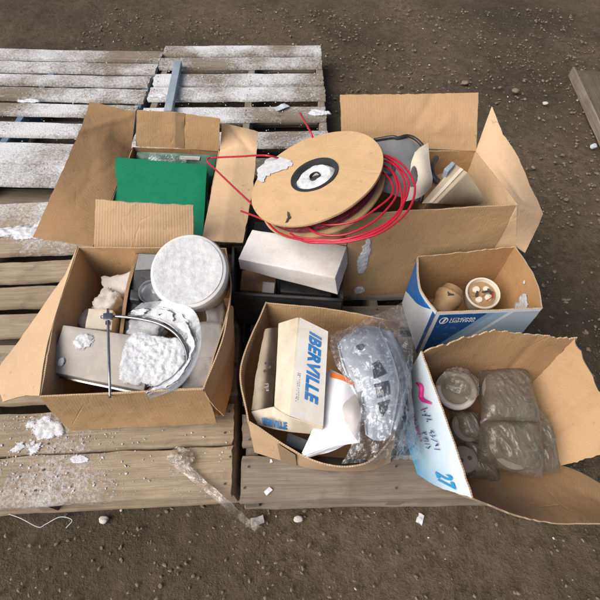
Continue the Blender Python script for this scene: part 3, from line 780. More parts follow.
# ------------------------------------------------------------------ frosty box, front left
zc = 0.40
rimC = PP([(78, 247), (226, 248), (203, 389), (40, 396)], zc)
rm_left = P(54, 322, zc); rm_right = P(230, 300, zc)
baseC = [Vector((p.x * 1.0 + 0.006 * (1 if p.x < -.4 else -1), p.y, 0.134)) for p in rimC]
baseC[2].y += .03; baseC[3].y += .03
bC = box_thing('opened tan box holding a snowy white pail, grey steel cover and foam', baseC)
cenC = sum(rimC, Vector()) / 8 + sum(baseC, Vector()) / 8
for (bs, rm) in (([baseC[0], baseC[1]], [rimC[0], rimC[1]]), ([baseC[1], (baseC[1] + baseC[2]) / 2, baseC[2]], [rimC[1], rm_right, rimC[2]]),
                 ([baseC[2], baseC[3]], [rimC[2], rimC[3]]), ([baseC[3], (baseC[3] + baseC[0]) / 2, baseC[0]], [rimC[3], rm_left, rimC[0]])):
    link('side_wall', sheet_bm([bs, rm], cenC, nu=30, nv=14, warp=0.003, seed=21 + len(bs)), [M['card'], M['edge'], M['card']], bC)
link('bottom_panel', sheet_bm([[baseC[3] + Z * .004, baseC[2] + Z * .004], [baseC[0] + Z * .004, baseC[1] + Z * .004]], UPV, nu=6, nv=6, warp=0, rag=0), [M['card'], M['edge'], M['card']], bC)
flap('flap', [[rimC[0], rm_left, P(45, 360, zc), rimC[3]], PP([(67, 272, .385), (37, 334, .36), (18, 372, .355), (24, 396, .37)]), PP([(62, 280, .375), (24, 334, .335), (-2, 372, .325), (4, 402, .34)])], bC,
     ['card_lit', 'edge', 'card'], nu=36, nv=16, warp=0.003, seed=24, rag=0.004)
flap('flap', [[rimC[3], (rimC[3] + rimC[2]) / 2, rimC[2]], PP([(55, 414, .28), (130, 410, .28), (212, 406, .28)]), PP([(72, 430, .175), (145, 426, .175), (217, 422, .175)])], bC,
     ['card', 'edge', 'card'], toward=P(140, 560, .5), nu=40, nv=18, warp=0.004, seed=25, creases=[(0.56, 0, 0.56, 1, -0.0015, 0.006)])
flap('flap', [[rimC[2], P(222, 340, zc), P(229, 305, zc)], PP([(212, 404, .32), (232, 352, .33), (233, 310, .35)]), PP([(224, 416, .22), (233, 378, .24), (234, 340, .27)])], bC,
     ['card', 'edge', 'card_brown_shade'], toward=P(600, 450, .3), nu=30, nv=14, warp=0.003, seed=26)
# pail
nP = Vector((-0.04, -0.42, 1)); cP = P(188.5, 271, .475)
Mp = axis_matrix(cP, nP)
pl = thing('white_pail', 'round white pail with a frosted lid in the front left box', 'pail', cP - Vector(nP).normalized() * .16)
link('body', lathe_bm([(0.0, -0.125), (0.086, -0.125), (0.089, -0.12), (0.093, -.06), (.0955, -.058), (.0955, -.052), (0.094, -.05), (0.097, -0.02), (0.097, -0.012), (0, -0.012)], Mp, 72), M['pail'], pl)
link('lid', lathe_bm([(0.100, -0.024), (0.104, -0.022), (0.106, -0.016), (0.106, -0.006), (0.102, 0.002), (0.095, 0.0055), (0.088, 0.005), (0.084, 0.001), (0.0, -0.001)], Mp, 80, 0.0008, 3), M['pail'], pl)
sb = bmesh.new(); nn = 44; W = {}
for j in range(nn + 1):
    for i in range(nn + 1):
        x, y = (i / nn * 2 - 1), (j / nn * 2 - 1); r = math.hypot(x, y)
        if r > 1.06: continue
        if r > 1.0: x, y, r = x / r, y / r, 1.0
        p = Vector((x * .094, y * .094, 0)); hh = 0.0035 * sstep(.6, .9, r) + 0.0015 * fbm(p, 60, 6, 5) * (1 - sstep(.85, 1, r))
        W[i, j] = sb.verts.new(Mp @ Vector((p.x, p.y, hh + 0.0048)))
for j in range(nn):
    for i in range(nn):
        q = [(i, j), (i + 1, j), (i + 1, j + 1), (i, j + 1)]
        if all(k in W for k in q): f = sb.faces.new([W[k] for k in q]); f.smooth = True
bmesh.ops.remove_doubles(sb, verts=sb.verts[:], dist=1e-5)
tag(link('frost_cap', sb, M['frost']), 'crusted round snow on the lid of the white pail', 'snow')

# grey steel cover
q = PP([(63, 325, .385), (153, 338, .385), (144, 391, .355), (48, 371, .355)])
gc = thing('steel_cover', 'grey metal panel cover with snow on it in the front left box', 'cover', sum(q, Vector()) / 4 - Z * .05)
link('cover_plate', hexa_bm(q, [p - Vector((0, 0, .022)) for p in q], 0.003, 8, 0.0012, 4), M['grey_paint'], gc)
cq = sum(q, Vector()) / 4
q2 = [cq + (p - cq) * 1.06 - Z * .0225 for p in q]; 
link('flange', hexa_bm(q2, [p - Z * .004 for p in q2], 0.001, 6, 0.001, 5), M['steel'], gc)
tag(link('snow_patch', snow_bm(P(153, 360, .378), X + Y * -.16, (q[0] - q[3]), .086, .070, .009, 7, 54, .5, sq=5), M['snow']), 'thick snow slab heaped on the right of the grey steel cover', 'snow', 'snow lying inside the front left box')
tag(link('snow_patch', snow_bm(P(85, 341, .379), X, (q[0] - q[3]), .028, .026, .008, 3, 26, .9), M['snow']), 'small ragged snow blot on the left of the grey steel cover', 'snow', 'snow lying inside the front left box')
tag(link('snow_patch', snow_bm(P(61, 362, .3655), X, (q[0] - q[3]), .008, .012, .004, 9, 14, .7), M['snow']), 'tiny snow crumb near the front left corner of the steel cover', 'snow', 'snow lying inside the front left box')

# steel hoop with upright rod
hp_ = thing('steel_hoop', 'bright steel hoop with a straight rod across the grey cover', 'hoop', P(130, 360, .38))
link('rod', tube_bm(PP([(108, 309, .425), (108.5, 340, .42), (109.5, 372, .415), (110, 398, .395)]), 0.0034, 10), M['steel'], hp_)
link('hoop_bar', tube_bm(PP([(101, 317, .42), (118, 316.5, .42), (140, 319, .42), (160, 324, .42), (176, 334, .418), (185, 348, .415), (187, 362, .41), (180, 372, .405)]), 0.0040, 10), M['steel'], hp_)
link('clip', hexa_bm([P(103, 313, .43), P(113, 313, .43), P(113, 320, .43), P(103, 320, .43)], [P(103, 313, .41), P(113, 313, .41), P(113, 320, .41), P(103, 320, .41)], 0.002, 2, 0.0005), M['steel'], hp_)
# clear moulded arc
inn = PP([(128, 316, .41), (150, 318, .412), (170, 326, .414), (184, 342, .412), (186, 360, .405), (170, 378, .395), (146, 392, .39)])
mid_ = PP([(134, 309, .425), (158, 309, .43), (180, 316, .43), (194, 334, .425), (194, 356, .415), (176, 382, .40), (148, 396, .392)])
out = PP([(141, 303, .44), (166, 301, .445), (192, 309, .445), (201, 330, .435), (198, 358, .42), (180, 386, .408), (150, 399, .397)])
tag(link('plastic_cover', sheet_bm([inn, mid_, out], UPV, nu=48, nv=12, thick=0.002, warp=0.002, seed=3, rag=0), [M['clear_thick']] * 3), 'clear curved plastic cover rimmed with snow around the steel hoop', 'cover')
sn = [[a.lerp(b, .15) for a, b in zip(inn, mid_)], [a.lerp(b, .75) for a, b in zip(inn, mid_)], [a.lerp(b, .25) for a, b in zip(mid_, out)]]
sb = sheet_bm(sn, UPV, nu=120, nv=20, thick=.005, warp=.003, ws=20, seed=4, rag=.006, disp=lambda u, v, p: .0045 + .004 * fbm(p, 55, 3, 4), mask=lambda u, v: 1 - abs(2 * v - 1) ** 2 + .9 * noise.noise(Vector((u * 16, v * 3, 1.7))) > .72)
tag(link('snow_patch', sb, [M['snow_solid']] * 3), 'curved ridge of snow along the clear plastic cover', 'snow', 'snow lying inside the front left box')
# things at the back of that box
def chunk(name, label, cat, px, py, z, w_, d_, h_, mat, seed, yaw=0.0, tilt=(0, 0), wob=0.25, group=None):
    bm = bmesh.new(); bmesh.ops.create_cube(bm, size=1.0)
    bmesh.ops.subdivide_edges(bm, edges=bm.edges[:], cuts=7, use_grid_fill=True)
    for v in bm.verts:
        c = v.co.copy(); s = max(abs(c.x), abs(c.y), abs(c.z)); 
        rr = c.normalized() * 0.62
        c = c.lerp(rr, 0.35) * (1 + wob * fbm(c, 2.4, seed, 4))
        v.co = Vector((c.x * w_, c.y * d_, c.z * h_))
    Mx = Matrix.Translation(P(px, py, z) - Z * h_ * .5) @ Matrix.Rotation(yaw, 4, 'Z') @ Matrix.Rotation(tilt[0], 4, 'X') @ Matrix.Rotation(tilt[1], 4, 'Y')
    bmesh.ops.transform(bm, matrix=Mx, verts=bm.verts[:])
    o = link(name, bm, mat, smooth=True); return tag(o, label, cat, group)
chunk('foam_wad', 'crumpled whitish wad at the back left of the pail box', 'wad', 118, 283, .33, .10, .08, .07, M['foam'], 2, .3, group='wads of packing in the front left box')
chunk('foam_wad', 'small torn whitish wad above the short white carton', 'wad', 105, 299, .345, .07, .06, .06, M['foam'], 5, .9, wob=.4, group='wads of packing in the front left box')
chunk('foam_wad', 'frosted wad with a black mark beside the steel rod', 'wad', 142, 327, .372, .10, .055, .05, M['frost'], 8, -.2, wob=.3, group='wads of packing in the front left box')
chunk('foam_pad', 'square off white pad below the pail, against the right wall', 'pad', 208, 338, .355, .075, .115, .05, M['foam'], 11, .05, wob=.10, group='off white pads in the front left box')
chunk('foam_pad', 'lower off white pad in the front right corner of the pail box', 'pad', 197, 370, .35, .09, .10, .05, M['foam'], 13, .2, wob=.10, group='off white pads in the front left box')
chunk('foam_wad', 'snowy wad filling the corner left of the cardboard divider', 'wad', 96, 318, .30, .09, .10, .08, M['foam'], 15, .4, wob=.3, group='wads of packing in the front left box')
chunk('foam_wad', 'frosted lump between the divider and the clear cup', 'wad', 140, 312, .345, .07, .06, .06, M['frost'], 17, .7, wob=.35, group='wads of packing in the front left box')
chunk('foam_wad', 'whitish wad tucked under the rim of the white pail, right side', 'wad', 215, 312, .33, .05, .09, .07, M['foam'], 19, .1, wob=.25, group='wads of packing in the front left box')
q = PP([(88, 308, .36), (113, 310, .36), (112, 330, .36), (85, 328, .36)])
wc = thing('small_carton', 'short worn white carton beside the steel rod', 'carton', sum(q, Vector()) / 4 - Z * .08)
link('carton_body', hexa_bm(q, [p - Z * .08 for p in q], 0.004, 5, 0.003, 7), M['cream'], wc)
for a in ((.76, .9, .2, .42), (.76, .9, .6, .8)): link('black_mark', patch_bm(facequad(q, a), 0.004), M['dark_ink'], wc)
q = PP([(138, 253, .415), (158, 254, .415), (150, 312, .36), (124, 318, .36)])
dk = thing('black_module', 'black and grey module standing left of the white pail', 'module', sum(q, Vector()) / 4 - Z * .07)
link('module_body', hexa_bm(q, [p - Z * .09 for p in q], 0.003, 4, 0.001, 2), M['black'], dk)
link('front_plate', patch_bm(facequad(q, (.06, .98, .02, .28)), 0.003, 0.002), M['grey_plastic'], dk)
link('clip', hexa_bm(*[[p + Z * d for p in PP([(132, 292, .395), (141, 293, .395), (140, 303, .39), (131, 302, .39)])] for d in (0.012, -.01)], 0.002, 2, 0), M['black'], dk)
bm = sheet_bm([PP([(137, 254, .40), (131, 275, .40), (126, 296, .395), (121, 334, .37)]), PP([(138, 253, .31), (131, 278, .30), (127, 300, .29), (121, 336, .29)])], P(0, 300, .4), nu=24, nv=6, thick=.009, warp=.003, seed=3, rag=.003)
tag(link('cardboard_divider', bm, [M['card'], M['card'], M['card']]), 'narrow tan cardboard divider beside the black module', 'divider')
jar = axis_matrix(P(151, 292, .41), (0.05, -0.35, 1))
tag(link('plastic_cup', lathe_bm([(0.0, -.05), (.026, -.05), (.028, -.045), (.032, 0.0), (.034, .004), (.031, .003), (.028, -.006), (0, -.012)], jar, 40), M['clear_thick']), 'clear frosted plastic cup beside the white pail', 'cup')

# ------------------------------------------------------------------ black crate and white carton in the middle
zk = 0.30
rimK = PP([(233, 246), (338, 252), (342, 301), (232, 294)], zk)
baseK = [Vector((p.x, p.y, 0.133)) for p in rimK]
ck = sum(baseK, Vector()) / 4
kr = thing('black_crate', 'low black crate under the long white carton', 'crate', ck)
box_walls(kr, rimK, baseK, ['crate', 'crate', 'crate'], th=.008, warp=.0012, seed=31)
link('rim_bar', tube_bm([rimK[3] + Z * .004, rimK[2] + Z * .004], 0.006, 8, 6, smooth=False), M['crate'], kr)
q = PP([(252, 229, .405), (347, 246, .40), (335, 278, .395), (238, 259, .40)])
qb = PP([(253, 240, .34), (348, 263, .33), (338, 295, .318), (240, 269, .34)])
wb = thing('white_carton', 'long white carton with dirty top lying across the black crate', 'carton', sum(qb, Vector()) / 4)
link('carton_body', hexa_bm(q, qb, 0.003, 9, 0.0018, 3), M['white_card'], wb)
e0, e1 = q[0].lerp(q[1], .55), q[1]
link('torn_liner', sheet_bm([[e0 + Z * .002, e1 + Z * .002], [e0 + Vector((.0, .02, .012)), e1 + Vector((.0, .018, .012))]], UPV, nu=20, nv=5, warp=.004, seed=9, rag=.006), [M['card'], M['edge'], M['card']], wb)
# stuff inside the crate
q = PP([(242, 270, .26), (276, 272, .26), (276, 292, .25), (240, 290, .25)])
tag(link('small_carton', hexa_bm(q, [p - Z * .10 for p in q], .003, 4, .002, 5), M['card_brown_shade']), 'brown carton low in the black crate under the white carton', 'carton')
q = PP([(263, 281, .275), (275, 282, .275), (274, 293, .27), (262, 292, .27)])
tag(link('paper_label', hexa_bm(q, [p - Z * .004 for p in q], .001, 3, .002, 5), M['grey_paper']), 'grey paper slip lying in the black crate', 'paper')
q = PP([(280, 276, .255), (330, 282, .255), (332, 296, .25), (280, 292, .25)])
tag(link('black_case', hexa_bm(q, [p - Z * .10 for p in q], .006, 4, .002, 6), M['black']), 'glossy black case in the right of the black crate', 'case')

# ------------------------------------------------------------------ tall box behind (right of the reel)
zb = 0.53
rimB = PP([(341, 150), (476, 151), (517, 205), (352, 214)], zb)
baseB = [Vector((p.x, p.y, 0.134)) for p in rimB]
bB = box_thing('tall opened tan box behind the reel, long right flap raised to a point', baseB)
box_walls(bB, rimB, baseB, ['card_orange', 'edge', 'card'], skip=('right',), seed=41, nv=16, warp=.004)
flap('flap', [PP([(341, 149, zb), (408, 148, zb), (476, 151, zb)]), PP([(341, 122, .60), (409, 121, .60), (477, 124, .60)]), PP([(340, 95, .655), (408, 94, .655), (478, 93, .655)])], bB,
     ['card', 'edge', 'card'], toward=P(400, 300, 1.3), nu=40, nv=18, warp=.003, seed=44, rag=.002,
     creases=[(0.15, .22, .95, .24, -.002, .006), (.55, .45, .68, .95, -.004, .01), (.72, .35, .8, .6, .003, .01)])
rf_in = PP([(477, 152, zb), (487, 165, zb), (497, 178, zb), (507, 191, zb), (518, 205, zb), (516, 246, .37)])
rf_out = PP([(492, 106, .635), (503, 134, .59), (517, 155, .555), (530, 186, .51), (542.5, 214, .47), (525, 253, .354)])
rf_base = [baseB[1].lerp(baseB[2], k / 4) for k in range(5)] + [baseB[2] + Vector((.012, -.004, .02))]
rf_rim = rimB[1:2] + [rimB[1].lerp(rimB[2], k / 4) for k in range(1, 5)] + [P(516, 246, .37)]
flap('side_wall', [rf_base, rf_rim], bB, ['card_lit', 'edge', 'card'], toward=P(300, 250, .3), nu=50, nv=14, warp=.001, seed=43, rag=0, smooth=False)
flap('flap', [rf_rim, [a.lerp(b, .5) for a, b in zip(rf_rim, rf_out)], rf_out], bB,
     ['card_lit', 'edge', 'card'], toward=P(300, 250, 1.2), nu=50, nv=18, warp=.001, seed=45, rag=.003, smooth=False, creases=[(.1, .2, .7, .35, -.002, .012)])
lf = PP([(341, 160, zb), (346, 186, zb), (352, 214, zb)])
flap('flap', [lf, [p + Vector((-.07, -.0, -.03)) for p in lf], [p + Vector((-.10, -.012, -.09)) for p in lf]], bB, ['card', 'edge', 'card'], nu=20, nv=14, seed=46)
# tape seam on the front wall
wd = (rimB[3] - rimB[2]).normalized(); fn = Vector((wd.y, -wd.x, 0))
if fn.y > 0: fn = -fn
for (u, ww) in ((.88, .010), (.80, .006), (.16, .010)):
    pass
c = P(363, 262, 0.3); 
def on_front(px, py):                              # point on the front wall of that box under the sight line
    o = cam.location; d = (P(px, py, 0.2) - o); pl_o = rimB[3]; t = (pl_o - o).dot(fn) / d.dot(fn); return o + d * t
tag(link('snow_patch', snow_bm(on_front(364, 255) + fn * .004, wd, Z, .018, .075, .004, 17, 40, 1.5, nrm=fn), M['snow']), 'streaky snow smear on the front of the tall box, left side', 'snow')
tag(link('snow_patch', snow_bm(on_front(360, 289) + fn * .004, wd, Z, .022, .02, .006, 12, 22, .8, nrm=fn), M['snow']), 'small snow blob at the foot of the tall box', 'snow')

# contents of the tall box
gp = sheet_bm([PP([(378, 190, .54), (396, 196, .53), (412, 200, .52), (420, 203, .50)]), PP([(376, 165, .57), (394, 168, .58), (410, 172, .58), (424, 180, .56)]), PP([(374, 141, .58), (392, 138, .60), (408, 138, .60), (420, 146, .59)])], UPV, nu=26, nv=20, thick=.003, warp=.006, seed=51, rag=0, bulge=.008)
gt = thing('grey_cover', 'dished dark grey plastic cover beside the wire reel', 'cover', P(398, 170, .52))
link('shell', gp, [M['grey_plastic']] * 3, gt)
link('rim', tube_bm(PP([(374, 140, .585), (392, 137, .606), (398, 138, .606), (408, 136, .606), (418, 141, .60), (425, 152, .59), (427, 178, .56), (420, 203, .51)]), .0055, 8), M['black'], gt)
link('ring', lathe_bm([(.026 + .005 * math.cos(a), .005 * math.sin(a)) for a in [k * math.pi / 4 for k in range(8)]], axis_matrix(P(386, 165, .60), (0.5, -.5, 1)), 36, close=True), M['steel'], gt)
hole = lambda u, v: ((u - .18) / .2) ** 2 + ((v - .42) / .17) ** 2 > 1.0
wg = sheet_bm([PP([(404, 202, .575), (420, 197, .575), (431, 187, .575)]), PP([(409, 184, .60), (420, 182, .605), (432, 178, .60)]), PP([(411, 164, .62), (420, 162, .625), (430, 164, .62)]), PP([(415, 152, .63), (421, 147, .63), (428, 143, .63)])], UPV, nu=70, nv=90, thick=.003, warp=.003, seed=53, rag=0, bulge=.008, mask=hole)
tag(link('pale_guard', wg, [M['cream']] * 3), 'pale curved plastic guard with a dark opening, beside the grey cover', 'guard')
q = PP([(456, 164, .60), (468, 172, .59), (437, 203.5, .535), (421, 203.5, .54)])
qb = PP([(450, 176, .46), (488, 203.5, .49), (470, 206, .40), (428, 206, .40)])
tc = thing('tan_carton', 'beige carton wedged in the right of the tall box', 'carton', sum(qb, Vector()) / 4)
link('carton_body', hexa_bm(q, qb, .003, 7, .002, 4), M['beige'], tc)
link('tape_strip', patch_bm(facequad(q, (.38, .62, .02, .98)), .0035, .0006, 4, 12), M['cream'], tc)
st = tube_bm(PP([(436, 158, .56), (432, 166, .575), (433, 176, .57), (438, 182, .56)]), .009, 8)
tag(link('black_strap', st, M['black']), 'short black strap between the guard and the beige carton', 'strap')
q = PP([(444, 169, .60), (452, 161, .61), (456, 163, .61), (448, 172, .60)])
tag(link('blue_pouch', hexa_bm(q, [p - Z * .03 for p in q], .003, 4, .003, 4), M['bar_steel']), 'bluish pouch lying against the beige carton', 'pouch')
q = PP([(425, 178, .55), (445, 172, .55), (452, 186, .54), (425, 205, .53)])
tag(link('brown_carton', hexa_bm(q, [p - Z * .1 for p in q], .004, 4, .002, 4), M['card_brown_shade']), 'brown carton half buried beside the beige carton', 'carton')

# ------------------------------------------------------------------ the reel of red wire
nS = Vector((-.348, .050, .936)).normalized(); cS = P(314.3, 175, .605)
Ms = axis_matrix(cS, nS)
rl = thing('wire_reel', 'big cardboard reel of red wire tilted between the boxes', 'reel', cS - nS * .11)
RF = 0.1907
def flange_prof(z0, rf=RF):
    rs = [.066 + (rf - .066) * k / 14 for k in range(15)]
    return [(r, z0) for r in rs] + [(rf + .0005, z0 - .002), (rf, z0 - .0065)] + [(r, z0 - .0065) for r in rs[::-1]]
link('flange', lathe_bm(flange_prof(0.0), Ms, 96, .0022, 3, True, 9), M['reel'], rl)
link('flange', lathe_bm(flange_prof(-.056, .182), Ms, 96, .002, 6, True, 9), M['reel'], rl)
wp = []
for k in range(12): wp += [(.166 + .004 * math.sin(k * 1.7), -.008 - k * .0038), (.1685 + .004 * math.sin(k * 1.7), -.008 - k * .0038 - .0019)]
link('wound_wire', lathe_bm([(.072, -.0075)] + wp + [(.072, -.0555)], Ms, 72, caps=False), M['red_dark'], rl)
link('hub_ring', lathe_bm([(.0685, .004), (.070, .0), (.070, -.02), (.058, -.02), (.057, -.006), (.060, .0035)], Ms, 64, .0006, 2, True), M['black'], rl)
link('hub_core', lathe_bm([(.060, -.019), (.012, -.017), (.012, -.03), (.0, -.03)], Ms, 40, caps=False), M['black'], rl)
link('bore', lathe_bm([(.0150, -.0005), (.0150, -.012), (0, -.012)], Ms, 24, caps=False), M['dark_ink'], rl)
tag(link('snow_patch', lathe_bm([(.059, -.016), (.052, -.007), (.044, -.002), (.034, -.003), (.022, -.003), (.0155, -.006), (.0150, -.012), (.0150, -.02)], Ms, 60, .0045, 8, False, 40, False), M['snow_solid']), 'snow packed in the hub of the wire reel', 'snow')
# white torn paper on the flange
def on_flange(px, py, lift=.0):
    o = cam.location; d = P(px, py, .5) - o; t = (cS - o).dot(nS) / d.dot(nS); return o + d * t + nS * lift
def poly_patch(pts, fn_, seed, amp=0.02):
    bm = bmesh.new(); vs = []
    for k in range(len(pts)):
        a, b = pts[k], pts[(k + 1) % len(pts)]
        for m in range(6):
            t = m / 6; p = Vector((a[0] + (b[0] - a[0]) * t, a[1] + (b[1] - a[1]) * t)); j = fbm(Vector((p.x, p.y, 0)), .35, seed, 3) * amp
            vs.append(bm.verts.new(fn_(p.x + j, p.y + j * .7)))
    f = bm.faces.new(vs); bmesh.ops.triangulate(bm, faces=[f]); bmesh.ops.recalc_face_normals(bm, faces=bm.faces[:])
    if sum((f.normal * f.calc_area() for f in bm.faces), Vector()).z < 0: bmesh.ops.reverse_faces(bm, faces=bm.faces[:])
    g = bmesh.ops.extrude_face_region(bm, geom=bm.faces[:])
    bmesh.ops.translate(bm, verts=[v for v in g['geom'] if isinstance(v, bmesh.types.BMVert)], vec=nS * .0012)
    bmesh.ops.recalc_face_normals(bm, faces=bm.faces[:])
    return bm
link('torn_label', poly_patch([(257, 180), (258, 171), (267, 160), (276, 157), (291, 161), (293, 165), (286, 170), (270, 174), (262, 183)], lambda x, y: on_flange(x, y, .0024), 4, 1.6), M['frost'], rl)
link('tear', poly_patch([(287.5, 212), (289, 213), (291, 218), (288, 222), (285.5, 223.5), (288, 218)], lambda x, y: on_flange(x, y, .0024), 5, .5), M['dark_ink'], rl)
def on_coil(px, py, off): return on_flange(px, py, off)
loops = [[(285, 226, -.030), (296, 231, -.026), (330, 231, -.03), (358, 224, -.034), (384, 210, -.04), (401, 191, -.042), (405.5, 172, -.04), (398, 157, -.036), (385, 148, -.03), (368, 146, -.03)],
         [(290, 228, -.032), (310, 233.5, -.03), (345, 230, -.034), (374, 218, -.04), (395, 201, -.044), (403, 181, -.042), (399, 164, -.036), (388, 153, -.03), (372, 150, -.034)],
         [(300, 214, -.03), (314, 224, -.03), (340, 224, -.036), (364, 213, -.04), (384, 196, -.042), (393, 180, -.04), (391, 165, -.034), (382, 156, -.03), (372, 156, -.034)],
         [(305, 208, -.03), (324, 217, -.03), (350, 212, -.034), (374, 196, -.038), (388, 181, -.04), (388, 170, -.036), (378, 160, -.03)],
         [(262, 212, -.03), (275, 224, -.03), (296, 232.5, -.03), (322, 234.5, -.03), (350, 231, -.034), (380, 218, -.04), (404, 196, -.044), (411, 174, -.042), (403, 155, -.038), (386, 146, -.032), (366, 147, -.03)],
         [(300, 231, -.028), (325, 232, -.03), (352, 227.5, -.036), (378, 214, -.042), (395, 198, -.044), (399, 178, -.042), (390, 160, -.036), (372, 154, -.03)]]
for lp in loops:
    jr = random.Random(len(lp) + int(lp[0][0])); lp = [(p[0] + jr.uniform(-1.4, 1.4), p[1] + jr.uniform(-1.2, 1.2), p[2]) for p in lp]
    link('wire_loop', tube_bm([on_coil(*p) for p in lp], .0029, 8, 12 * len(lp)), M['red'], rl)
for lp in ([(300, 158, .63), (284, 155, .63), (266, 155.5, .575), (240, 156.5, .50), (215, 157.5, .445), (209, 158, .44), (207.5, 161, .44), (213, 167, .442), (240, 193, .485), (262, 213, .505), (278, 228, .50), (292, 233, .485)],
           [(322, 152, .63), (314, 140, .62), (310, 131, .605), (304, 120, .59), (300, 113, .575)], [(241, 211, .44), (252, 215, .46), (262, 219, .48), (280, 226, .48)]):
    link('wire_loop', tube_bm([on_flange(p[0], p[1], -.02) if p[2] > .61 else P(*p) for p in lp], .0031, 8, 12 * len(lp)), M['red'], rl)

# ------------------------------------------------------------------ box with the printed carton, papers and bag (front middle)
zd = 0.36
bBL, bBR = P(266, 302, zd), P(400, 322, zd)
fFL, fM1, fM2, fFR = P(248, 421, zd), P(313, 461, zd), P(364, 464, zd), P(393, 438, zd)
lM = P(241, 366, zd)
dB = [Vector((bBL.x, bBL.y, .134)), Vector((bBR.x - .01, bBR.y, .134)), P(390, 462, .134), P(255, 452, .134)]
bD = box_thing('opened tan box holding the blue lettered carton, papers and clear bag', dB)
cenD = (bBL + bBR + fFL + fM2) / 8 + sum(dB, Vector()) / 8
mats3 = [M['card'], M['edge'], M['card']]
link('side_wall', sheet_bm([[dB[0], (dB[0] + dB[1]) / 2, dB[1]], [bBL, P(330, 309, zd), bBR]], cenD, nu=26, nv=12, warp=.003, seed=61), mats3, bD)
link('side_wall', sheet_bm([[dB[3], (dB[3] + dB[0]) / 2 + Vector((-.012, 0, 0)), dB[0]], [fFL, lM, bBL]], cenD, nu=26, nv=12, warp=.002, seed=62), mats3, bD)
link('side_wall', sheet_bm([[dB[1], dB[2]], [bBR, fFR]], cenD, nu=24, nv=12, warp=.003, seed=63), mats3, bD)
dF = [P(255, 452, .134), P(313, 468, .134), P(366, 470, .134), P(390, 462, .134)]
link('side_wall', sheet_bm([dF, [fFL, fM1, fM2, fFR]], cenD, nu=34, nv=12, warp=.002, seed=64, rag=.003), [M['card'], M['edge'], M['card_lit']], bD)
link('bottom_panel', sheet_bm([[dB[3] + Z * .004, dB[2] + Z * .004], [dB[0] + Z * .004, dB[1] + Z * .004]], UPV, nu=6, nv=6, warp=0, rag=0), mats3, bD)
def dwall(u, v): return along(dF, u, True).lerp(along([fFL, fM1, fM2, fFR], u, True), v)
tp = sheet_bm([[dwall(.15, .04) + Vector((0, -.006, 0)), dwall(.24, .04) + Vector((0, -.006, 0))], [dwall(.15, .97) + Vector((0, -.006, 0)), dwall(.24, .97) + Vector((0, -.006, 0))]], P(280, 600, .3), nu=8, nv=10, thick=.0008, warp=.0005, rag=0)
link('tape_strip', tp, [M['tape']] * 3, bD)
# lettered carton
rb, tr_, br_, rf = P(298, 317, .42), P(328, 332, .412), P(323, 427, .405), P(289, 416, .412)
tq = [rb, tr_, br_, rf]
bq = [P(278, 323, .365), Vector((tr_.x - .01, tr_.y, .33)), Vector((br_.x - .012, br_.y + .01, .325)), P(274, 406, .36)]
ib = thing('lettered_carton', 'worn cream carton with big blue IBERVILLE lettering', 'carton', sum(bq, Vector()) / 4)
link('carton_body', hexa_bm(tq, bq, .003, 10, .0016, 5), M['cream'], ib)
link('label_face', patch_bm([rf.lerp(br_, .05), br_, tr_, rb.lerp(tr_, .06)], .0022, .0008, 12, 20), M['cream_label'], ib)
def lab(u, v): return rb.lerp(tr_, u).lerp(rf.lerp(br_, u), v)
link('lettering', text_bm('IBERVILLE', [lab(.40, .10), lab(.40, .82), lab(.80, .82), lab(.80, .10)], .0042, .042, .12, 1.06), M['blue_ink'], ib)
link('small_print', speck_bm(14, 2, 5, [lab(.14, .58), lab(.14, .86), lab(.23, .86), lab(.23, .58)], .0042), M['navy_ink'], ib)
ef = [br_, rf, bq[3], bq[2]]
of = sheet_bm([PP([(277.5, 328, .315), (275, 365, .31), (272, 407, .31)]), PP([(271, 328, .348), (266, 366, .34), (262, 409, .34)]), PP([(265, 329, .355), (257, 368, .34), (251, 411, .34)])], UPV, nu=20, nv=12, thick=.003, warp=.003, seed=66)
fo = link('open_flap', of, [M['drab_shade'], M['drab_shade'], M['drab_shade']], ib)
for (x, y) in ((266, 363), (269.5, 367), (265, 371)):
    bm = bmesh.new(); bmesh.ops.create_circle(bm, cap_ends=True, segments=16, radius=.0045, matrix=axis_matrix(P(x, y, .3605), (-.3, 0, 1)))
    link('round_mark', bm, M['dark_ink'], ib)
link('small_print', speck_bm(5, 2, 12, PP([(256, 391, .357), (256, 381, .357), (269, 381, .3575), (269, 391, .3575)]), .001), M['grey_paper'], ib)
en = [PP([(258, 424.5, .315), (275, 429, .32), (291, 431.5, .33), (318, 434, .345)]), PP([(251.5, 411.5, .345), (274, 406.5, .362), (289.5, 417, .408), (323, 428, .402)])]
link('end_flap', sheet_bm(en, P(290, 600, .5), nu=24, nv=8, thick=.003, warp=.001, seed=67, rag=.001, smooth=False), [M['cream']] * 3, ib)
eu = lambda u, v: along(en[0], u, False).lerp(along(en[1], u, False), v) + Vector((0, -.0025, .0025))
link('end_lettering', text_bm('IBERVILLE', [eu(.12, .12), eu(.60, .12), eu(.60, .60), eu(.12, .60)], .002, .04, .15), M['blue_ink'], ib)
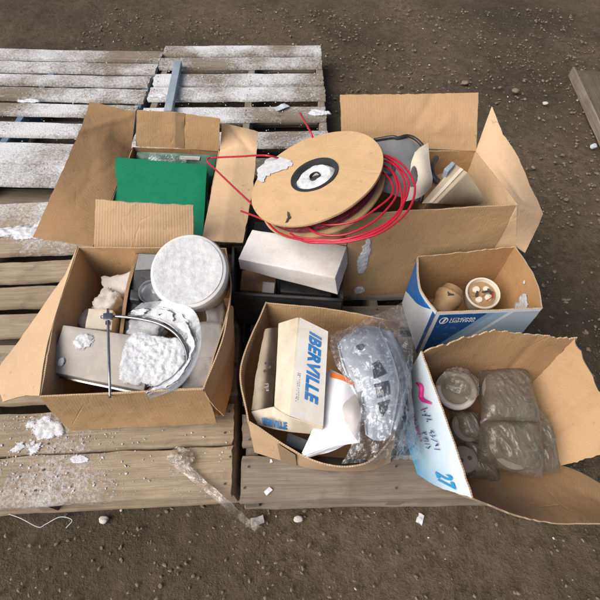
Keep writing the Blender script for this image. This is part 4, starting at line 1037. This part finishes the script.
# papers
for k in range(6):
    o_ = k * .006; g_ = random.Random(k)
    j = lambda: g_.uniform(-3.2, 3.2)
    net = [PP([(305 - k * .4 + j(), 455 + j() * .6, .345 + o_), (330, 452 - k, .35 + o_), (358 + j(), 440 + j(), .352 + o_)]), PP([(318, 415, .352 + o_), (338, 414, .372 + o_), (361, 418, .362 + o_)]), PP([(329 + j(), 372 + j(), .35 + o_), (345, 377, .365 + o_), (362 + j(), 388 + j(), .355 + o_)])]
    if k == 0:
        pp = thing('paper_bundle', 'bundle of white papers with an orange stripe, beside the lettered carton', 'papers', P(335, 415, .33))
    link('sheet', sheet_bm(net, UPV, nu=20, nv=20, thick=.0008, warp=.004, seed=70 + k * .2, rag=0, ws=9), [M['paper']] * 3, pp)
top = .345 + .030
link('orange_stripe', sheet_bm([PP([(330, 377, top + .012), (345, 381.5, top + .024), (361, 391.5, top + .014)]), PP([(330.5, 372, top + .012), (345.5, 377, top + .024), (362, 387.5, top + .014)])], UPV, nu=16, nv=3, thick=.001, warp=0, rag=0), [M['orange']] * 3, pp)
link('curled_sheet', sheet_bm([PP([(358, 441, .388), (352, 433, .392), (345, 420, .40)]), PP([(361, 418, .405), (353, 412, .412), (343, 407, .405)]), PP([(363, 391, .40), (356, 394, .402), (349, 399, .405)])], UPV, nu=16, nv=16, thick=.0008, warp=.003, seed=77, rag=0), [M['grey_paper']] * 3, pp)
lb = sheet_bm([PP([(307, 458, .352), (356, 441, .365)]), PP([(306, 456, .366), (356, 438.5, .38)])], P(330, 600, .4), nu=12, nv=3, thick=.002, warp=.001, rag=0)
link('folded_edge', lb, [M['paper']] * 3, pp)
q = PP([(288, 432, .25), (308, 440, .25), (305, 452, .24), (285, 444, .24)])
tag(link('dark_case', hexa_bm(q, [p - Z * .1 for p in q], .003, 3, .001, 3), M['bar_steel']), 'dull dark case low under the lettered carton', 'case')
# oval shield in the bag
sh = thing('oval_shield', 'pale grey slotted plastic shield inside the clear bag', 'shield', P(378, 390, .36))
net = [PP([(337, 345, .375), (349, 333, .385), (368, 326, .39), (389, 332, .385)]), PP([(343, 368, .385), (358, 359, .40), (379, 353, .405), (401, 355, .39)]), PP([(353, 390, .39), (368, 387, .405), (388, 384, .405), (408, 382, .385)]),
       PP([(362, 412, .385), (373, 413, .395), (388, 411, .395), (402, 407, .38)]), PP([(366, 435, .375), (374, 440, .38), (385, 440, .38), (394, 430, .372)])]
link('shell', sheet_bm(net, UPV, nu=30, nv=36, thick=.003, warp=.001, seed=81, rag=0), [M['shield']] * 3, sh)
for (ua, ra) in ((.99, .006), (.84, .0028), (.02, .003)):
    link('edge_rib', tube_bm([along([along(r_, ua) for r_ in net], k / 12) + Z * .003 for k in range(13)], ra, 8, 40), M['shield'], sh)
def patch_on(net, u0, u1, v0, v1, lift, sk=0.0):
    f = lambda u, v: along([along(r, u) for r in net], v)
    return sheet_bm([[f(u0 + (u1 - u0) * a + sk * 0, v0) + Z * lift for a in (0, .5, 1)], [f(u0 + (u1 - u0) * a + sk, v1) + Z * lift for a in (0, .5, 1)]], UPV, nu=8, nv=8, thick=.0008, warp=0, rag=0)
def on_net(u, v): return along([along(r_, u) for r_ in net], v) + Z * .0035
for pl_ in ([(.50, .33), (.62, .31), (.68, .42), (.46, .45)], [(.44, .49), (.68, .475), (.69, .60), (.45, .62)], [(.44, .665), (.69, .645), (.64, .74), (.52, .81)]):
    pts_ = []
    for k in range(4):
        a_, b_ = pl_[k], pl_[(k + 1) % 4]
        pts_ += [(a_[0] + (b_[0] - a_[0]) * m / 6, a_[1] + (b_[1] - a_[1]) * m / 6) for m in range(6)]
    bm = bmesh.new(); cv = bm.verts.new(on_net(sum(p[0] for p in pts_) / 24, sum(p[1] for p in pts_) / 24)); rv = [bm.verts.new(on_net(*p)) for p in pts_]
    for k in range(24): bm.faces.new([cv, rv[k], rv[(k + 1) % 24]])
    link('slot', bm, M['slot'], sh)
bm = bmesh.new(); bmesh.ops.create_circle(bm, cap_ends=True, segments=20, radius=.012, matrix=Matrix.Translation(P(362, 347, .402)) @ Matrix.Diagonal((1.3, .8, 1, 1)))
link('round_hole', bm, M['slot'], sh)
bag = [PP([(330, 337, .385), (350, 327, .40), (378, 316, .40), (402, 303, .385)]), PP([(331, 352, .40), (354, 346, .425), (385, 340, .43), (411, 332, .40)]), PP([(344, 376, .405), (363, 372, .432), (390, 368, .435), (412, 366, .39)]),
       PP([(361, 408, .402), (374, 406, .42), (393, 403, .42), (409, 398, .375)]), PP([(352, 444, .392), (372, 440, .405), (396, 436, .40), (412, 425, .35)]), PP([(341, 462, .372), (360, 461, .375), (386, 459, .37), (420, 459, .27)])]
def crumple(u, v, p):
    e = 1 - .4 * (1 - min(1, 8 * min(u, 1 - u, v, 1 - v)))
    return e * (.008 * ridge(Vector((p.x * 1.6, p.y * .7, p.z)), 10, 91, 4) + .004 * ridge(p, 33, 92, 3))
link_bag = link('plastic_bag', sheet_bm(bag, UPV, nu=90, nv=110, thick=0, warp=.004, ws=8, seed=90, rag=.006, disp=crumple), M['clear'])
tag(link_bag, 'wrinkled clear plastic bag around the slotted shield', 'bag')
bag2 = [PP([(335, 340, .372), (370, 330, .375), (404, 318, .365)]), PP([(350, 385, .372), (380, 380, .375), (412, 375, .345)]), PP([(345, 458, .364), (375, 456, .366), (411, 448, .31)])]

# ------------------------------------------------------------------ blue printed box (middle right)
ze = 0.38
rimE = PP([(418, 257), (515, 246), (542, 308), (437, 312)], ze)
baseE = [Vector((p.x, p.y, .134)) for p in rimE]
bE = box_thing('small blue and white printed box with ceramic fittings inside', baseE)
cenE = sum(rimE, Vector()) / 8 + sum(baseE, Vector()) / 8
lmE, rmE = P(420, 287, ze), P(536, 279, ze)
link('side_wall', sheet_bm([[baseE[0], baseE[1]], [rimE[0], P(470, 249, ze), rimE[1]] if False else [rimE[0], rimE[1]]], cenE, nu=26, nv=12, warp=.003, seed=101, rag=.006), [M['card_orange'], M['edge'], M['blue_side']], bE)
link('side_wall', sheet_bm([[baseE[1], (baseE[1] + baseE[2]) / 2, baseE[2]], [rimE[1], rmE, rimE[2]]], cenE, nu=24, nv=12, warp=.002, seed=102), [M['card_orange'], M['edge'], M['blue_side']], bE)
link('side_wall', sheet_bm([[baseE[3], baseE[2]], [rimE[3], rimE[2]]], cenE, nu=24, nv=12, warp=.002, seed=103), [M['card_orange'], M['edge'], M['blue_front']], bE)
link('side_wall', sheet_bm([[baseE[0], (baseE[0] + baseE[3]) / 2, baseE[3]], [rimE[0], lmE, rimE[3]]], cenE, nu=24, nv=12, warp=.002, seed=104), [M['card_orange'], M['edge'], M['blue_side']], bE)
link('bottom_panel', sheet_bm([[baseE[3] + Z * .004, baseE[2] + Z * .004], [baseE[0] + Z * .004, baseE[1] + Z * .004]], UPV, nu=6, nv=6, warp=0, rag=0), [M['card_orange']] * 3, bE)
def ef_(u, v): return baseE[3].lerp(baseE[2], u).lerp(rimE[3].lerp(rimE[2], u), v)
link('lettering', text_bm('LITHONIA\nLIGHTING', [ef_(.155, .80), ef_(.40, .80), ef_(.40, .90), ef_(.155, .90)], .0065, .02, 0, 1.0, align_lines=.85), M['white_ink'], bE)
lg = bmesh.new()                                    # oval emblem with a slash
N_ = 28
for k in range(N_):
    a0, a1 = 2 * math.pi * k / N_, 2 * math.pi * (k + 1) / N_
    vs = [lg.verts.new((r * 1.5 * math.cos(a), r * math.sin(a), 0)) for r, a in ((1, a0), (1, a1), (.78, a1), (.78, a0))]; lg.faces.new(vs)
for (x0, x1, xt0, xt1) in ((-.55, -.1, .15, .75), (.05, .3, .6, .85)):
    lg.faces.new([lg.verts.new(v) for v in ((x0, -.7, 0), (x1, -.7, 0), (xt1, .7, 0), (xt0, .7, 0))])
fit_bm(lg, [ef_(.05, .78), ef_(.135, .78), ef_(.135, .92), ef_(.05, .92)], .0065)
link('emblem', lg, M['white_ink'], bE)
# white torn places inside the right wall
def ew(u, v): return along([baseE[1], (baseE[1] + baseE[2]) / 2, baseE[2]], u).lerp(along([rimE[1], rmE, rimE[2]], u), v)
nw = Vector((-1, 0, .0))
for (u, v, su, sv, sd_) in ((.66, .60, .028, .042, 2), (.90, .70, .018, .02, 6), (.42, .82, .006, .008, 3)):
    tag_ = link('torn_patch', snow_bm(ew(u, v) + nw * .0050, Y, Z, su, sv, .0015, sd_, 26, .9, nrm=nw), M['snow'], bE)
# ceramic fittings
cn = P(447, 300, .27)
Mc = axis_matrix(cn, (.55, .75, .35)); tcn = thing('ceramic_socket', 'tan ceramic socket lying on its side in the blue box', 'socket', cn - Z * .03)
link('body', lathe_bm([(0, -.055), (.030, -.055), (.034, -.05), (.036, -.01), (.042, .0), (.042, .02), (.036, .026), (.030, .045), (.012, .05), (0, .05)], Mc, 48, .0008, 2), M['tan_can'], tcn)
link('slot', hexa_bm([cn + Vector(v) for v in ((-.010, -.012, .043), (.008, -.012, .043), (.008, .012, .043), (-.010, .012, .043))], [cn + Vector(v) for v in ((-.010, -.012, .03), (.008, -.012, .03), (.008, .012, .03), (-.010, .012, .03))], .001, 2, 0), M['dark_ink'], tcn)
cc = P(483, 293, .295)
Mcc = axis_matrix(cc, (-.05, -.25, 1)); cu_ = thing('porcelain_holder', 'round white porcelain lamp holder with fittings, in the blue box', 'lamp holder', cc - Z * .07)
link('cup', lathe_bm([(0, -.08), (.035, -.08), (.045, -.05), (.0515, -.004), (.053, .0), (.051, .003), (.047, .002), (.045, -.006), (.043, -.012), (0, -.014)], Mcc, 64), M['porcelain'], cu_)
link('base_plate', lathe_bm([(.0425, -.0105), (.03, -.0095), (.0, -.0095)], Mcc, 48, .001, 3, False, 30, False), M['tan_can'], cu_)
rnd = random.Random(5)
for (x, y, s) in ((-.018, .012, .012), (.012, .020, .010), (.020, -.008, .012), (-.008, -.020, .011), (.002, .0, .007), (-.026, -.006, .008)):
    bm = lathe_bm([(0, .008), (s * .8, .007), (s, .003), (s, -.01)], Mcc @ Matrix.Translation((x, y, -.012)), 18, .002, rnd.random() * 9, False, 60)
    link('terminal', bm, M['porcelain'] if s > .0085 else M['tan_can'], cu_)
for (x, y, a) in ((.008, .008, .4), (-.016, -.004, 1.6), (.022, .012, 2.4)):
    link('contact', hexa_bm(*[[Mcc @ Matrix.Translation((x, y, zz)) @ Matrix.Rotation(a, 4, 'Z') @ Vector(v) for v in ((-.010, .003, 0), (.010, .003, 0), (.010, -.003, 0), (-.010, -.003, 0))] for zz in (-.003, -.012)], .001, 2, 0), M['dark_ink'], cu_)
link('red_lead', tube_bm([Mcc @ Vector(v) for v in ((.015, -.02, -.008), (.028, -.008, .0), (.03, .012, -.004))], .002, 6), M['red'], cu_)

# ------------------------------------------------------------------ pale blue printed box (front right)
zf = 0.40
FBL, FBM, FBR = P(422, 351, zf), P(492, 332, zf), P(575, 338, zf)
FFL = P(473, 498, zf)
gBL, gBR = Vector((FBL.x, FBL.y, .134)), Vector((P(545, 352, .30).x - .0, FBR.y - .03, .134))
gFL, gFR = P(407, 464, .134), P(560, 466, .134)
gFL = P(418, 474, .134)
bF = box_thing('large box with pale blue printed side, sagging open, full of dusty bags', [gBL, gBR, gFR, gFL])
cenF = (FBL + FBR + FFL + P(600, 480, .3)) / 8 + (gBL + gBR + gFL + gFR) / 8
link('side_wall', sheet_bm([[gBL, (gBL + gBR) / 2, gBR], [FBL, FBM, FBR]], cenF, nu=60, nv=16, warp=.003, seed=111, rag=.014, creases=[(.72, 0, .8, 1, -.003, .01)]), [M['card_brown_shade'], M['edge'], M['card']], bF)
lw_b = [gBL, P(404, 430, .134), gFL]; lw_r = [FBL, P(449, 428, zf), FFL]
link('side_wall', sheet_bm([lw_b, [a.lerp(b, .5) + Vector((-.01, -.004, 0)) for a, b in zip(lw_b, lw_r)], lw_r], cenF, nu=34, nv=18, warp=.002, seed=112, rag=.003), [M['card_brown_shade'], M['edge'], M['sky_print']], bF)
link('side_wall', sheet_bm([[gBR, gFR], PP([(575, 338, .40), (628, 446, .21)])], cenF, nu=34, nv=24, warp=.004, seed=113, rag=.008, smooth=True,
                           creases=[(.5, 0.1, .42, 1, .004, .012), (.62, .1, .6, 1, -.003, .01)]), [M['card'], M['edge'], M['card']], bF)
link('side_wall', sheet_bm([[gFL, (gFL + gFR) / 2, gFR, P(612, 490, .125)], PP([(455, 492, .30), (505, 500, .22), (557, 498, .17), (618, 508, .14)]), PP([(473, 499, .40), (515, 515, .30), (556, 523, .23), (622, 524, .18)])], P(480, 380, .8), nu=36, nv=14, warp=.003, seed=114, rag=.004,
                           creases=[(.7, .3, 1, .45, -.004, .008)]), [M['card_brown_shade'], M['edge'], M['card']], bF)
link('bottom_panel', sheet_bm([[gFL + Z * .004, gFR + Z * .004], [gBL + Z * .004, gBR + Z * .004]], UPV, nu=6, nv=6, warp=0, rag=0), [M['card_brown_shade']] * 3, bF)
# print on the left wall
def fw(u, v):
    mid_ = [a.lerp(b, .5) + Vector((-.01, -.004, 0)) for a, b in zip(lw_b, lw_r)]
    return along([along(lw_b, u), along(mid_, u), along(lw_r, u)], v)
def fquad(u0, u1, v0, v1): return [fw(u0, v0), fw(u1, v0), fw(u1, v1), fw(u0, v1)]
def fput(bm, m):
    n = (fw(.5, .5) - cenF); n = Vector((n.x, n.y, 0)).normalized() + Vector((0, 0, .2))
    bmesh.ops.translate(bm, verts=bm.verts[:], vec=n.normalized() * .007)
    return link('printing', bm, M[m], bF)
fput(speck_bm(5, 1, 3, fquad(.50, .66, .70, .80), 0, 1), 'navy_ink')
fput(speck_bm(5, 1, 9, fquad(.51, .66, .56, .66), 0, .9), 'navy_ink')
fput(speck_bm(3, 1, 4, fquad(.34, .44, .66, .82), 0, 1), 'navy_ink')
fput(speck_bm(9, 1, 6, fquad(.34, .60, .44, .54), 0, 1), 'magenta_ink')
fput(speck_bm(8, 2, 8, fquad(.50, .70, .16, .36), 0, .95), 'sky_ink')
fput(text_bm('27', fquad(.86, .97, .58, .84), 0, .03), 'sky_ink')
sw = tube_bm([fw(.15, .72) + Vector((-.007, 0, .004)), fw(.20, .80) + Vector((-.007, 0, .004)), fw(.27, .74) + Vector((-.007, 0, .004)), fw(.33, .88) + Vector((-.007, 0, .004))], .0045, 6, rfun=lambda t: .5 + .9 * math.sin(math.pi * t))
link('swoosh_mark', sw, M['magenta_ink'], bF)
# dusty bags
def dusty_bag(label, quad, h, seed, discpx=None, group='dusty plastic bags in the front right box'):
    tl, tr, br, bl = quad; cen = sum(quad, Vector()) / 4
    t = thing('dusty_bag', label, 'bag', cen - Z * .01, group)
    nu = nv = 84; bm = bmesh.new(); V = {}; Wb = {}
    for j in range(nv + 1):
        for i in range(nu + 1):
            u, v = i / nu, j / nv; p = tl.lerp(tr, u).lerp(bl.lerp(br, u), v)
            a, b = 2 * u - 1, 2 * v - 1
            e = (1 - abs(a) ** 4) * (1 - abs(b) ** 4)
            hh = h * e ** .7 + (.007 * ridge(p, 7, seed, 2) + .0030 * ridge(Vector((p.x * 2.6 + p.y, p.y - p.x * .5, p.z)), 15, seed + 2, 3)) * (.35 + .65 * e)
            pl_ = (p - cen) * (1 + .06 * fbm(p, 14, seed + 5, 3) * (1 - e * .8))
            V[i, j] = bm.verts.new(cen + pl_ + Z * max(hh, .002))
            Wb[i, j] = V[i, j] if (i in (0, nu) or j in (0, nv)) else None
    for j in range(nv):
        for i in range(nu):
            f = bm.faces.new([V[i, j], V[i, j + 1], V[i + 1, j + 1], V[i + 1, j]]); f.smooth = True
    bmesh.ops.recalc_face_normals(bm, faces=bm.faces[:])
    link('bag_film', bm, M['dust_bag'], t)
    if discpx:
        for (x, y, z, r) in discpx:
            link('disc', lathe_bm([(0, .006), (r * .55, .006), (r * .6, .009), (r * .85, .010), (r, .005), (r, -.02), (0, -.02)], axis_matrix(P(x, y, z), (.05, -.1, 1)), 48, .0008, seed), M['disc'], t)
    return t
dusty_bag('dusty bag with a round cover, at the back of the front right box', PP([(478, 371, .23), (526, 368, .23), (541, 424, .24), (480, 424, .24)]), .035, 121, [(505, 394, .246, .066), (520, 402, .225, .045)])
dusty_bag('dusty square bag in front, over a second round cover', PP([(480, 421, .235), (541, 422, .235), (544, 480, .20), (476, 462, .20)]), .04, 125, [(511, 446, .229, .060), (524, 436, .212, .045)])
dusty_bag('crumpled dusty bag squeezed at the right of the front right box', PP([(530, 400, .19), (548, 420, .19), (560, 472, .17), (534, 478, .17)]), .03, 129, [(541, 440, .182, .036)])
dusty_bag('small dusty bag low in the left of the front right box', PP([(448, 410, .20), (478, 412, .20), (482, 445, .19), (458, 442, .19)]), .03, 133, [(466, 427, .21, .04)])
rg = thing('plastic_ring', 'whitish round plastic ring wrapped in film, back left of the front right box', 'ring', P(458, 392, .22))
Mr = axis_matrix(P(456, 390, .285), (-.15, -.2, 1))
link('ring', lathe_bm([(.046 + .008 * math.cos(a), .008 * math.sin(a)) for a in [k * math.pi / 5 for k in range(10)]], Mr, 48, .001, 2, True), M['foam'], rg)
link('tube', lathe_bm([(.042, -.004), (.040, -.08), (.034, -.08), (.030, -.03), (0, -.03)], Mr, 40), M['disc'], rg)
fb = sheet_bm([[Mr @ Vector((-.05, -.02, .01)), Mr @ Vector((0, -.012, .02)), Mr @ Vector((.045, -.01, .014))], [Mr @ Vector((-.05, .02, .012)), Mr @ Vector((0, .02, .03)), Mr @ Vector((.05, .02, .016))], [Mr @ Vector((-.03, .055, .008)), Mr @ Vector((0, .06, .012)), Mr @ Vector((.035, .052, .008))]], UPV, nu=30, nv=26, thick=0, warp=.004, seed=5, rag=.004, disp=lambda u, v, p: .005 * ridge(p, 30, 7, 3))
link('film', fb, M['dust_bag'], rg)
Md = axis_matrix(P(464, 459, .225), (-.15, .0, 1)); fd = thing('round_fitting', 'dusty round fitting with two holes, front left of the dusty bags', 'fitting', P(464, 459, .2))
link('body', lathe_bm([(0, .004), (.028, .004), (.034, .0), (.035, -.03), (0, -.03)], Md, 40, .001, 4), M['disc'], fd)
for (x, y) in ((-.001, .014), (.004, -.008)):
    link('hole', lathe_bm([(.0, .0052), (.0055, .0052), (.0055, -.004)], Md @ Matrix.Translation((x, y, 0)), 16), M['dark_ink'], fd)
dusty_bag('flat dusty bag under the round fitting in the front right box', PP([(462, 438, .19), (492, 452, .19), (500, 482, .17), (470, 478, .17)]), .02, 137)

# ------------------------------------------------------------------ litter in front
net = [PP([(166, 462, .136), (176, 468, .137), (196, 484, .136), (222, 505, .137), (240, 519, .06), (254, 530, .014)]), PP([(175, 455, .138), (185, 462, .14), (203, 478, .138), (228, 499, .14), (246, 514, .065), (261, 525, .014)])]
tag(link('tape_strip', sheet_bm(net, UPV, nu=60, nv=8, thick=0, warp=.004, ws=20, seed=5, rag=.003, disp=lambda u, v, p: .003 * ridge(p, 34, 3, 3) + .004), M['tape_clear']), 'long strip of clear tape hanging over the front of the left pallet', 'tape')
net = [PP([(168, 460, .137), (178, 462, .142), (192, 466, .137)]), PP([(172, 453, .142), (182, 455, .155), (192, 460, .142)]), PP([(177, 449, .138), (186, 450, .142), (190, 455, .137)])]
tag(link('tape_wad', sheet_bm(net, UPV, nu=26, nv=26, thick=0, warp=.006, ws=30, seed=7, rag=.004, disp=lambda u, v, p: .008 * ridge(p, 36, 13, 3)), M['tape_clear']), 'crumpled end of clear tape on the left pallet', 'tape')
th = tube_bm(PP([(2, 512, .006), (20, 518, .012), (38, 527, .006), (46, 524, .008), (60, 517, .014), (72, 520, .01), (66, 528, .006)]), .0012, 6, 60)
tag(link('nylon_string', th, M['shield']), 'thin pale string curling on the dirt before the left pallet', 'string')
def scrap(px, py, z, w_, d_, yaw, label, seed, mat='paper'):
    c = P(px, py, z); Rz = Matrix.Rotation(yaw, 3, 'Z')
    c4 = [c + Rz @ Vector((sx * w_, sy * d_, 0)) for sx, sy in ((-.5, -.5), (.5, -.4), (.45, .5), (-.4, .5))]
    bm = sheet_bm([[c4[0], c4[1]], [c4[3], c4[2]]], UPV, nu=12, nv=8, thick=.0012, warp=.007, ws=30, seed=seed, rag=.004)
    return tag(link('paper_scrap', bm, [M[mat]] * 3), label, 'scrap', 'scraps of paper and plastic lying about')
scrap(281, 107, .142, .08, .045, .55, 'bluish white paper scrap on the old back pallet', 3, 'shield')
scrap(268, 491, .135, .022, .014, .7, 'tiny white paper scrap on the front board of the middle pallet', 4)
scrap(271, 461, .1345, .008, .01, .2, 'white fleck on the middle pallet just below the lettered carton box', 5)
scrap(257, 521, .012, .04, .025, .3, 'grey film scrap on the dirt at the end of the tape', 6, 'grey_paper')
scrap(420, 519, .01, .03, .02, 1.1, 'white scrap on the dirt in front of the pale blue box', 8, 'snow_solid')
# snow lying on the pallets
snow(45, 426, .1315, 16, 12, .007, 'ragged clump of snow on the front left pallet beside the tan box', 61, rough=1.0)
snow(28, 446, .131, 10, 8, .005, 'thin trail of snow below the ragged clump on the left pallet', 62, rough=1.2)
snow(78, 459, .131, 8, 3.5, .002, 'small snow smear along the crack of the front board', 63, rough=1.0)
snow(20, 232, .132, 28, 10, .010, 'wide snow drift on the rear board of the front left pallet', 64, rough=.9, n=34)
snow(160, 96, .132, 9, 4, .005, 'snow heap beside the steel bar on the back pallet', 65)
#snow(237, 85, .132, 4, 8, .007, 'small mound of snow on the back pallet, farthest on its middle stringer', 66, rough=.4)
#snow(237, 103, .132, 4, 8, .007, 'small mound of snow between boards on the back pallet middle stringer', 67, rough=.4)
snow(318, 113, .132, 11, 5, .008, 'snow lump at the right end of the old back pallet', 68)
snow(30, 101, .132, 12, 3, .006, 'thin snow ridge on the back left pallet', 69)
def crumb_z(x, y): return 0.1315
def crumb_rng(rnd):
    while True:
        k = rnd.random()
        if k < .45: x, y = rnd.uniform(-.95, -.2), rnd.uniform(.24, .46)
        elif k < .75: x, y = rnd.uniform(-1.6, -.86), rnd.uniform(1.5, 2.6)
        else: x, y = rnd.uniform(-.75, .12), rnd.uniform(1.7, 2.6)
        if k < .45 and rnd.random() > .15 + .85 * sstep(-.3, -.85, x): continue
        return x, y
cz = pebbles('snow_crumbs', 2200, 9, crumb_rng, .0008, .0032, M['snow_solid'], lambda x, y: .1305)
tag(cz, 'loose snow crumbs sprinkled over the pallet boards', 'snow', kind='stuff')
